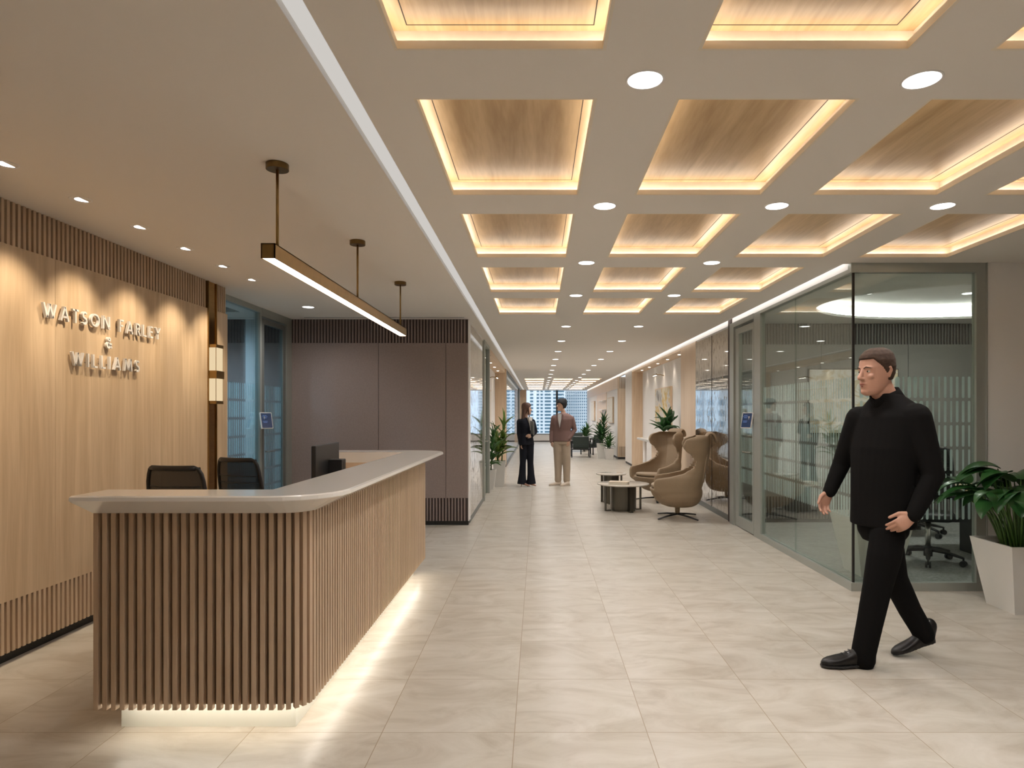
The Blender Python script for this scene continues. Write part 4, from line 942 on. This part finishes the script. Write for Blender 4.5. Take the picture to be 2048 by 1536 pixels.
# ================================================================= city outside
def tower(x0, x1, y0, y1, z0, z1, lab, cols_, floor_h, wm, m, seed=0, yfrac=.52):
    t = thing('office_tower', lab, 'building', ((x0+x1)/2, (y0+y1)/2, z0))
    MB().box(x0, x1, y0, y1, z0, z1).build('facade', M[m], t)
    b = MB(); s = MB(); z = z0+floor_h*.3
    while z < z1-floor_h:
        for a, c in cols_:
            xa, xb = x0+(x1-x0)*a, x0+(x1-x0)*c
            b.box(xa, xb, y0-.03, y0+.1, z, z+floor_h*yfrac)
            s.box(xa-.1, xb+.1, y0-.5, y0, z+floor_h*(yfrac+.12), z+floor_h*(yfrac+.2))
        z += floor_h
    b.build('windows', M[wm], t)['kind'] = 'stuff'; s.build('ledges', M[m], t)['kind'] = 'stuff'
YB = 150
s_ = YB/1300
def bx(px): return (px-1076)*s_
tower(bx(1054), bx(1131), YB, YB+30, -60, 45, 'white office tower with teal window bands filling the left half of the far window', [(.08, .16), (.25, .31), (.35, .41), (.46, .62), (.68, .75), (.80, .96)], .78*1.0, 'bwin', 'bld')
tower(bx(1132), bx(1185), YB+8, YB+40, -60, 40, 'pale gridded apartment tower in the right half of the far window', [(i/12+.02, i/12+.062) for i in range(12)], .72, 'bwin2', 'bld2', yfrac=.6)
tower(bx(985), bx(1052), YB+15, YB+45, -60, 38, 'grey white high rise seen through the left hand glass', [(i/9+.02, i/9+.08) for i in range(9)], .9, 'bwin2', 'bld2')
tower(-75, -25, YB+30, YB+60, -60, 8, 'low grey building at the far left outside', [(i/16+.01, i/16+.045) for i in range(16)], 3, 'bwin', 'bld')
# ================================================================= people
def hand(b, W, d, n, s=1.0, curl=.5, thumb=1, side=None):
    """W wrist, d towards the fingers, n palm normal (fingers curl to n)"""
    W = Vector(W); d = Vector(d).normalized(); n = Vector(n); n = (n-d*n.dot(d)).normalized(); a = d.cross(n).normalized()
    b.cap_tube([W, W+d*.03*s, W+d*.065*s, W+d*.09*s], [(.017*s, .026*s), (.016*s, .034*s), (.015*s, .039*s), (.012*s, .037*s)], 14, up=n)
    for k, (off, L, r) in enumerate(((-.030, .070, .0088), (-.010, .080, .0090), (.010, .074, .0088), (.029, .058, .0078))):
        p = W+d*(.088-.006*abs(k-1.2))*s+a*off*s*thumb; dd = d.copy(); pts = [p]; c = curl*(1+.12*k)
        for q in (.45, .32, .25):
            ang = c*.9; dd = (dd*math.cos(ang)+n*math.sin(ang)).normalized(); nn = (n*math.cos(ang)-d*math.sin(ang)); p = p+dd*L*q*s; pts.append(p)
            dd = dd
            c = c*1.0; d2 = dd; n2 = (n-d2*n.dot(d2)); 
            if n2.length > .1: n = n
        b.cap_tube(pts, [r*s, r*.97*s, r*.9*s, r*.8*s], 10)
    p = W+d*.025*s-a*.026*s*thumb; t1 = (d*.75-a*.62*thumb+n*.25).normalized(); t2 = (d*.95-a*.18*thumb+n*.35).normalized()
    b.cap_tube([p, p+t1*.035*s, p+t1*.035*s+t2*.028*s, p+t1*.035*s+t2*.05*s], [.014*s, .0118*s, .0098*s, .0085*s], 10)
def rotz(a): return Matrix.Rotation(a, 3, 'Z')
def head(b, c, yaw, s=1.0, pitch=0, roll=0, female=False):
    """local frame: +x forward, y left, z up; c = centre of the head"""
    F = rotz(yaw) @ Matrix.Rotation(pitch, 3, 'Y'); c = Vector(c)
    def P(x, y, z): return c + F @ V(x, y, z)*s
    jw = .9 if female else 1.0
    prof = [(-.125, .050, .020, .022), (-.118, .045, .036*jw, .042), (-.10, .034, .050*jw, .062), (-.075, .022, .060*jw, .076), (-.045, .010, .068, .088), (-.01, .0, .074, .097), (.03, -.004, .077, .100), (.065, -.006, .074, .097), (.095, -.01, .062, .083), (.115, -.012, .044, .060), (.126, -.012, .020, .028)]
    b.rings([[P(cx+hx*math.cos(2*PI*k/28)*(1 if math.cos(2*PI*k/28) < 0 else .96), hy*math.sin(2*PI*k/28), z) for k in range(28)] for z, cx, hy, hx in prof])
    # nose, brow, cheeks, chin, lips, ears
    b.cap_tube([P(.088, 0, .018), P(.100, 0, -.004), P(.111, 0, -.026)], [(.008*s, .008*s), (.010*s, .009*s), (.012*s, .013*s)], 10)
    b.ell(P(.100, .010, -.030), (.010*s, .008*s, .007*s), F); b.ell(P(.100, -.010, -.030), (.010*s, .008*s, .007*s), F)
    for sy in (-1, 1):
        b.cap_tube([P(.086, sy*.014, .028), P(.083, sy*.030, .032), P(.070, sy*.048, .026)], .0075*s, 8)
        b.ell(P(.066, sy*.038, -.020), (.022*s, .020*s, .018*s), F)
        b.cap_tube([P(-.008, sy*.074, .020), P(-.020, sy*.083, .026), P(-.026, sy*.084, .008), P(-.014, sy*.077, -.026)], .0065*s, 8)
        b.ell(P(-.014, sy*.076, -.002), (.010*s, .006*s, .022*s), F)
    b.ell(P(.082, 0, -.102), (.018*s, .026*s*jw, .018*s), F)
    b.ell(P(.090, 0, -.058), (.012*s, .026*s, .010*s), F); b.ell(P(.087, 0, -.072), (.012*s, .022*s, .009*s), F)
    return P, F
def face_bits(P, F, s, par, lipm='lips', brow='hair_k'):
    for sy in (-1, 1):
        e = MB(); e.ell(P(.077, sy*.031, .008), (.0095*s, .0115*s, .0058*s), F); e.build('eye', M['eye'], par, smooth=True)
        e = MB(); e.ell(P(.0835, sy*.031, .008), (.0042*s, .0056*s, .0054*s), F); e.build('iris', M['iris'], par, smooth=True)
        e = MB(); e.cap_tube([P(.092, sy*.014, .026), P(.092, sy*.030, .033), P(.077, sy*.050, .026)], [(.003*s, .002*s), (.0035*s, .0022*s), (.002*s, .001*s)], 8); e.build('eyebrow', M[brow], par, smooth=True)
    e = MB(); e.cap_tube([P(.086, -.024, -.064), P(.0995, -.010, -.0595), P(.101, 0, -.0605), P(.0995, .010, -.0595), P(.086, .024, -.064)], [.002*s, .0042*s, .0042*s, .0042*s, .002*s], 8)
    e.cap_tube([P(.087, -.020, -.067), P(.0975, 0, -.0725), P(.087, .020, -.067)], [.002*s, .005*s, .002*s], 8); e.build('lips', M[lipm], par, smooth=True)
HPROF = [(-.125, .050, .020, .022), (-.118, .045, .036, .042), (-.10, .034, .050, .062), (-.075, .022, .060, .076), (-.045, .010, .068, .088), (-.01, .0, .074, .097), (.03, -.004, .077, .100), (.065, -.006, .074, .097), (.095, -.01, .062, .083), (.115, -.012, .044, .060), (.126, -.012, .020, .028)]
def hair_cap(b, P, F, s, front=.055, side=-.01, back=-.075, thick=.010, jitter=.002, seed=1, fwd=.02, top=1.4):
    rnd = random.Random(seed); seg = 72; rs = []
    zs = [-.095+.222*i/54 for i in range(55)]
    for z in zs:
        for (za, ca, ya, xa), (zb, cb, yb, xb) in zip(HPROF[:-1], HPROF[1:]):
            if z <= zb or zb == .126: k = min(1, max(0, (z-za)/(zb-za))); cx, hy, hx = ca+(cb-ca)*k, ya+(yb-ya)*k, xa+(xb-xa)*k; break
        ring = []; up = max(0, (z-.06)/.066)
        for k in range(seg):
            a = 2*PI*k/seg; ca = math.cos(a)
            lim = back if ca < -.3 else (side+(front-side)*max(0, min(1, (ca-.25)/.45)) if ca > .25 else back+(side-back)*(ca+.3)/.55)
            k_ = max(0, min(1, (z-lim)/.012)); o = thick*k_-(1-k_)*.02+rnd.uniform(-jitter, jitter)+thick*.4*up*k_
            if ca > .3 and z > front-.015: o += fwd*.3*k_*(1-up)
            ring.append(P(cx+(hx+o)*ca, (hy+o)*math.sin(a), z+thick*top*up*k_))
        rs.append(ring)
    b.rings(rs)
def orient_torso(yaw): return rotz(yaw)
def torso(b, rings_, org):
    """rings: (x, y, z, half depth, half width, yaw) -> superellipse sections"""
    rs = []
    for x, y, z, hd, hw, yaw in rings_:
        m = rotz(yaw); rs.append([Vector(org)+V(x, y, z)+m @ V(hd*cx, hw*cy, 0) for cx, cy in squircle(32, .86)])
    b.rings(rs)
def O(org, *p): return Vector(org)+V(*p)
def shoe(b, heelp, toep, s=1.0, h=.07, wd=.045, pitch=0.0):
    heelp = Vector(heelp); toep = Vector(toep); d = toep-heelp; L = d.length; d.normalize(); sd = d.cross(V(0, 0, 1)).normalized(); up = sd.cross(d).normalized()
    rs = []
    for t, w_, hh in ((0, .62, .95), (.05, .80, 1.05), (.2, .82, 1.15), (.36, .80, 1.0), (.5, .92, .78), (.68, 1.06, .62), (.82, .98, .52), (.93, .70, .40), (1.0, .28, .22)):
        c = heelp+d*L*t; ring = []
        for k in range(16):
            a = 2*PI*k/16; y = math.cos(a)*wd*w_; z = max(0.0, (math.sin(a)*.5+.5))*h*hh if math.sin(a) > -.3 else 0
            ring.append(c+sd*y*(1 if math.sin(a) > -.2 else .92)+up*z)
        rs.append(ring)
    b.rings(rs)
# ---------------- walking man (faces left)
org = (2.05, 3.97, 0); k_ = .00304
def X(px): return (px-1750)*k_
def Z(py): return 1.5+(828-py)*k_
wmn = thing('person', 'man in black shirt, trousers and shoes striding left past the glass room, arms swinging', 'person', org)
yaw = PI+R(20); L_ = rotz(yaw) @ V(0, 1, 0)   # left of the body
hc = (X(1752), -.02, Z(745)); b = MB(); hyaw = PI+R(14)
Pw, Fw = head(b, O(org, *hc), hyaw, 1.10, pitch=R(4))
b.cap_tube([O(org, X(1760), .0, Z(765)), O(org, X(1776), .0, Z(800)), O(org, X(1784), .0, Z(830))], [.066, .070, .06], 18)
b.cap_tube([O(org, X(1782), 0, Z(840)), O(org, X(1775), 0, Z(900)), O(org, X(1768), 0, Z(1030))], [.10, .12, .11], 18)
shL = V(X(1803), -.20, Z(836)); elL = V(X(1822), -.24, Z(945)); wrL = V(X(1783), -.25, Z(1018))
shR = V(X(1744), .18, Z(838)); elR = V(X(1722), .24, Z(935)); wrR = V(X(1694), .22, Z(992))
for a_, e_, w_ in ((shL, elL, wrL), (shR, elR, wrR)): b.cap_tube([O(org, *a_), O(org, *e_), O(org, *w_)], [.045, .038, .027], 12)
hand(b, O(org, *wrL), (-.78, .05, -.62), (.15, 1, -.1), 1.08, .55, thumb=1)
hand(b, O(org, *wrR), (-.42, 0, -.90), (.25, -1, 0), 1.05, .50, thumb=-1)
hipL = V(X(1760), -.10, Z(1045)); knL = V(X(1738), -.11, Z(1168)); anL = V(X(1706), -.11, Z(1300))
hipR = V(X(1785), .09, Z(1045)); knR = V(X(1806), .08, Z(1165)); anR = V(X(1862), .07, Z(1276))
for a_, e_, w_ in ((hipL, knL, anL), (hipR, knR, anR)): b.cap_tube([O(org, *a_), O(org, *e_), O(org, *w_)], [.07, .05, .035], 12)
b.build('body', M['skin'], wmn, remesh=.0042, nsm=2)
face_bits(Pw, Fw, 1.10, wmn, brow='hair_b')
h = MB(); hair_cap(h, Pw, Fw, 1.10, front=.066, side=.018, back=-.055, thick=.006, jitter=.001, fwd=.01); h.build('hair', M['hair_b'], wmn, smooth=True)
b = MB()
torso(b, [(X(1775), 0, Z(787), .074, .078, yaw), (X(1779), 0, Z(796), .084, .108, yaw), (X(1782), 0, Z(806), .098, .150, yaw), (X(1783), 0, Z(818), .112, .188, yaw), (X(1781), 0, Z(833), .128, .213, yaw), (X(1779), 0, Z(858), .138, .222, yaw), (X(1776), 0, Z(895), .152, .220, yaw), (X(1772), 0, Z(940), .150, .205, yaw), (X(1769), 0, Z(985), .143, .196, yaw), (X(1768), 0, Z(1022), .140, .196, yaw), (X(1768), 0, Z(1052), .143, .198, yaw)], org)
def sleeve(b, s, e, w_, r): b.cap_tube([O(org, *s), O(org, *((s+e)/2)), O(org, *e), O(org, *((e+w_)/2)), O(org, *w_)], r, 16)
sleeve(b, shL+V(0, .03, .005), elL, wrL, [.084, .074, .062, .054, .044]); sleeve(b, shR+V(0, -.03, .005), elR, wrR, [.075, .066, .056, .049, .042])
b.build('shirt', M['blackcloth'], wmn, remesh=.008, nsm=5)
b = MB(); m3 = rotz(yaw); rs = []
for (px, pz, hd, hw) in ((1778, 800, .096, .094), (1771, 783, .084, .080), (1771, 783, .077, .073), (1776, 800, .08, .078)): rs.append([O(org, X(px)-.0, 0, Z(pz))+m3 @ V(hd*math.cos(a)*1.0, hw*math.sin(a), -.030*math.cos(a)-.022*max(0, math.cos(a))**6) for a in [2*PI*q/28 for q in range(28)]])
b.rings(rs, cap=False, loop=True); b.build('collar', M['blackcloth'], wmn, smooth=True)
b = MB()
torso(b, [(X(1768), 0, Z(1010), .115, .165, yaw), (X(1769), 0, Z(1035), .122, .165, yaw), (X(1768), 0, Z(1066), .112, .150, yaw), (X(1767), 0, Z(1084), .085, .115, yaw)], org)
b.cap_tube([O(org, X(1762), -.095, Z(1062)), O(org, X(1752), -.11, Z(1105)), O(org, *knL), O(org, X(1724), -.11, Z(1235)), O(org, X(1712), -.11, Z(1292)), O(org, X(1711), -.11, Z(1308))], [(.095, .095), .094, .080, .072, .068, .068], 18)
b.cap_tube([O(org, X(1782), .09, Z(1062)), O(org, X(1794), .09, Z(1105)), O(org, *knR), O(org, X(1838), .08, Z(1230)), O(org, X(1858), .07, Z(1266)), O(org, X(1864), .07, Z(1278))], [(.095, .095), .094, .078, .068, .064, .064], 18)
b.build('trousers', M['blackjean'], wmn, remesh=.009, nsm=4)
b = MB(); hp = O(org, X(1722)+.005, -.105, .018); tp = O(org, X(1627), -.125, .018); shoe(b, hp, tp, h=.085, wd=.047)
b.cap_tube([hp+V(-.05, 0, .05), hp+V(-.045, 0, .11)], .046, 14)
b.build('shoe', M['blackleather'], wmn, remesh=.006, nsm=2)
b = MB(); b.rings([[hp.lerp(tp, t)+V(0, w_*.048*sgn, z) for t, w_, sgn in ((-.02, .7, 1), (.3, .85, 1), (.66, 1.08, 1), (.93, .7, 1), (1.01, .2, 1), (1.01, .2, -1), (.93, .7, -1), (.66, 1.08, -1), (.3, .85, -1), (-.02, .7, -1))] for z in (-.008, .003)])
b.box(hp.x-.065, hp.x+.005, hp.y-.037, hp.y+.037, 0, .014); b.build('shoe_sole', M['blackplastic'], wmn)
b = MB()
for q in range(4): c = hp.lerp(tp, .42+.07*q)+V(0, 0, .085-.010*q); b.tube([c+V(0, -.020, -.006), c, c+V(0, .020, -.006)], .0022, 6)
b.build('shoe_laces', M['blackplastic'], wmn)
b = MB(); hp = O(org, X(1886), .075, .085); tp = O(org, X(1798)-.003, .055, .008); shoe(b, hp, tp, h=.080, wd=.046)
b.cap_tube([hp+V(-.045, 0, .03), hp+V(-.03, 0, .10)], .045, 14); b.cap_tube([hp.lerp(tp, .62)+V(0, 0, .012), tp+V(.02, 0, .01)], [(.012, .040), (.010, .026)], 12, up=(0, 0, 1))
b.build('shoe', M['blackleather'], wmn, remesh=.006, nsm=2)
# ---------------- distant figures
def simple_person(org, P_, s, lab, female):
    t = thing('person', lab, 'person', org); hy, ty = P_['hyaw'], P_['tyaw']
    b = MB(); Pf, Ff = head(b, O(org, *P_['head']), hy, P_['hs'], female=female)
    hx, hyy, hz = P_['head']; nx, ny, nz = P_['neck']
    b.cap_tube([O(org, hx-.01*math.cos(hy), hyy, hz-.06), O(org, nx, ny, nz+.03), O(org, nx, ny, nz-.04)], [.045, .047, .07], 14)
    b.cap_tube([O(org, nx, ny, nz-.08), O(org, nx, ny, nz-.3), O(org, *P_['hip'])], [.08, .10, .10], 14)
    for side in ('L', 'R'):
        a_, e_, w_ = P_['arm'+side]; b.cap_tube([O(org, *a_), O(org, *e_), O(org, *w_)], [.038, .030, .023], 10)
        hd = P_['hand'+side]; hand(b, O(org, *w_), hd[0], hd[1], P_['hds'], hd[2], thumb=hd[3])
        l_ = P_['leg'+side]; b.cap_tube([O(org, *p) for p in l_], [.055, .04, .03], 10)
    b.build('body', M['skin2'], t, remesh=.006, nsm=1); face_bits(Pf, Ff, P_['hs'], t)
    return t, Pf, Ff
wo = (-.24, 13.5, 0)
ty = R(-42)
W = dict(hyaw=R(8), tyaw=ty, head=(.005, 0, 1.60), hs=.92, neck=(-.015, 0, 1.42), hip=(0, 0, .95), hds=.88,
 armL=((.13, .02, 1.34), (.19, -.02, 1.13), (.115, -.15, 1.055)), armR=((-.145, -.06, 1.34), (-.155, -.06, 1.10), (-.115, -.09, .875)),
 handL=((-.5, -.25, .05), (-.2, .6, -.2), .7, -1), handR=((.15, 0, -1), (.9, .3, 0), .35, 1),
 legL=((.06, .0, .92), (.075, .0, .50), (.09, .0, .09)), legR=((-.06, -.03, .92), (-.07, -.03, .50), (-.075, -.03, .09)))
t, Pf, Ff = simple_person(wo, W, 1, 'long haired woman in a dark trouser suit holding a grey folder, standing in the corridor', True)
h = MB(); hair_cap(h, Pf, Ff, .92, front=.06, side=-.02, back=-.09, thick=.016, jitter=0)
def HP(x, y, z): return Pf(x, y, z)
h.rings([[HP(cx+hd*a, hw*b_, z) for a, b_ in squircle(20, .9)] for z, cx, hd, hw in ((.06, -.045, .062, .082), (0, -.055, .060, .090), (-.06, -.060, .055, .096), (-.13, -.075, .045, .105), (-.22, -.09, .036, .11), (-.30, -.10, .026, .10), (-.36, -.10, .012, .08))])
h.cap_tube([HP(.03, -.078, .03), HP(.035, -.082, -.05), HP(.045, -.085, -.14), HP(.06, -.07, -.26)], [(.02, .012), (.022, .014), (.026, .014), (.012, .01)], 10)
h.build('hair', M['hair_l'], t, remesh=.006, nsm=3)
b = MB(); torso(b, [(-.012, 0, 1.425, .045, .06, ty), (-.01, 0, 1.405, .07, .12, ty), (-.008, 0, 1.37, .09, .172, ty), (-.005, 0, 1.31, .105, .182, ty), (0, 0, 1.22, .112, .165, ty), (0, 0, 1.10, .098, .142, ty), (0, 0, 1.0, .108, .162, ty), (.002, 0, .90, .118, .182, ty), (.002, 0, .86, .12, .186, ty)], wo)
for side, rr in (('L', [.058, .052, .046, .042, .036]), ('R', [.058, .052, .046, .042, .036])):
    a_, e_, w_ = [Vector(q) for q in W['arm'+side]]; b.cap_tube([O(wo, *a_), O(wo, *((a_+e_)/2)), O(wo, *e_), O(wo, *((e_+w_)/2)), O(wo, *w_)], rr, 14)
b.build('jacket', M['navy'], t, remesh=.008, nsm=3)
m3 = rotz(ty); b = MB(); b.rings([[O(wo, 0, 0, 0)+m3 @ V(x, y, z) for y, z in ((-.055, 1.435), (.055, 1.435), (.03, 1.30), (.003, 1.16), (-.003, 1.16), (-.03, 1.30))] for x in (.07, .122)]); b.build('blouse', M['blouse'], t)
b = MB(); torso(b, [(0, 0, 1.0, .088, .14, ty), (0, 0, .92, .105, .168, ty), (0, 0, .87, .10, .165, ty)], wo)
for sx, pts, rr in ((1, [(.07, .0, .88), (.078, 0, .60), (.082, 0, .48), (.092, 0, .25), (.10, 0, .05)], [.088, .072, .064, .074, .098]), (-1, [(-.06, -.03, .88), (-.07, -.03, .60), (-.075, -.03, .48), (-.085, -.03, .25), (-.095, -.03, .05)], [.088, .072, .064, .074, .098])):
    b.tube([O(wo, *p) for p in pts], rr, 16)
b.build('trousers', M['navy'], t, remesh=.008, nsm=3)
for x, y in ((.03, -.03), (-.10, -.06)):
    b = MB(); h0 = O(wo, x-.03+.02, y, .05); t0 = O(wo, x+.17, y-.04, .012); shoe(b, h0, t0, h=.05, wd=.032); b.tube([h0+V(.01, 0, .02), h0+V(.0, 0, -.05)], [.010, .006], 8); b.build('heeled_shoe', M['heel'], t, smooth=True)
fd = thing('folder', 'slim grey folder held against her body by the woman in the dark suit', 'folder', (-.10, 13.36, 1.2))
MB().obox((-.115, 13.335, 1.21), (.012, .20, .29), Euler((R(6), R(-4), R(20))).to_matrix()).build('cover', M['grey'], fd, bevel=.002)
mo_ = (.51, 13.6, 0); ty = R(-118); f_ = .001908
def mX(z): return (z-1125)*f_
def mZ(z): return (1385-z)*f_
Q = dict(hyaw=PI+R(22), tyaw=ty, head=(mX(1118), 0, 1.685), hs=.98, neck=(mX(1135), 0, 1.515), hip=(mX(1110), 0, .98), hds=1.0,
 armL=((mX(1222), -.05, 1.40), (mX(1258), -.02, 1.17), (mX(1188), -.12, .985)), armR=((mX(1035), .03, 1.41), (mX(1012), .06, 1.15), (mX(1005), .02, .93)),
 handL=((-.12, -.1, -.9), (.2, .8, 0), .3, 1), handR=((.1, -.05, -1), (.8, .4, 0), .4, -1),
 legL=((mX(1160), 0, .95), (mX(1165), -.02, .52), (mX(1170), 0, .10)), legR=((mX(1075), .02, .95), (mX(1080), .02, .52), (mX(1078), .02, .10)))
t, Pf, Ff = simple_person(mo_, Q, 1, 'dark haired man in a mauve brown jacket and beige trousers, one hand in his pocket', False)
h = MB(); hair_cap(h, Pf, Ff, .98, front=.045, side=0, back=-.075, thick=.016, jitter=.002, seed=4, fwd=.02); h.build('hair', M['hair_k'], t, smooth=True)
b = MB(); torso(b, [(mX(1135), 0, 1.52, .055, .075, ty), (mX(1132), 0, 1.50, .08, .14, ty), (mX(1130), 0, 1.46, .10, .20, ty), (mX(1127), 0, 1.39, .122, .222, ty), (mX(1122), 0, 1.28, .128, .212, ty), (mX(1118), 0, 1.15, .120, .195, ty), (mX(1118), 0, 1.03, .128, .205, ty), (mX(1118), 0, .93, .135, .215, ty)], mo_)
for side, rr in (('L', [.068, .062, .054, .050, .042]), ('R', [.068, .062, .054, .050, .042])):
    a_, e_, w_ = [Vector(q) for q in Q['arm'+side]]; b.cap_tube([O(mo_, *a_), O(mo_, *((a_+e_)/2)), O(mo_, *e_), O(mo_, *((e_+w_)/2)), O(mo_, *w_)], rr, 14)
b.build('jacket', M['mauve'], t, remesh=.008, nsm=3)
m3 = rotz(ty); c0 = O(mo_, mX(1127), 0, 0)
b = MB(); b.rings([[c0+m3 @ V(x, y, z) for y, z in ((-.045, 1.50), (.045, 1.50), (.045, 1.40), (.006, 1.21), (-.006, 1.21), (-.045, 1.40))] for x in (.05, .132)]); b.build('shirt', M['shirt'], t)
b = MB()
for sy in (-1, 1): b.rings([[c0+m3 @ V(x, sy*y, z) for y, z in ((.05, 1.52), (.075, 1.49), (.07, 1.40), (.01, 1.19), (.0, 1.20), (.042, 1.40))] for x in (.12, .143)])
b.build('lapels', M['mauve'], t)
b = MB(); torso(b, [(mX(1118), 0, 1.02, .11, .17, ty), (mX(1118), 0, .92, .118, .182, ty), (mX(1118), 0, .87, .11, .175, ty)], mo_)
b.cap_tube([O(mo_, *p) for p in ((mX(1160), 0, .90), (mX(1166), -.02, .62), (mX(1172), -.01, .35), (mX(1172), 0, .17), (mX(1172), 0, .12))], [.105, .090, .078, .070, .072], 16)
b.cap_tube([O(mo_, *p) for p in ((mX(1075), .02, .90), (mX(1078), .02, .62), (mX(1080), .02, .35), (mX(1078), .02, .17), (mX(1078), .02, .12))], [.105, .090, .078, .070, .072], 16)
b.build('trousers', M['chino'], t, remesh=.008, nsm=2)
for a_, c_ in (((mX(1110), .02), (mX(978), -.03)), ((mX(1200), -.03), (mX(1100), -.13))):
    b = MB(); shoe(b, O(mo_, *a_, .012), O(mo_, *c_, .012), h=.075, wd=.05); b.build('shoe', M['shoe_w'], t, smooth=True)
    d_ = (Vector(c_)-Vector(a_)); q_ = Vector((-d_.y, d_.x)).normalized()
    b = MB(); b.rings([[(*(Vector(mo_[:2])+Vector(a_)+d_*u+q_*.05*w_), z) for u, w_ in ((-.02, .7), (.3, .82), (.66, 1.06), (.93, .75), (1.01, .2), (1.01, -.2), (.93, -.75), (.66, -1.06), (.3, -.82), (-.02, -.7))] for z in (0, .016)]); b.build('shoe_sole', M['marble'], t)
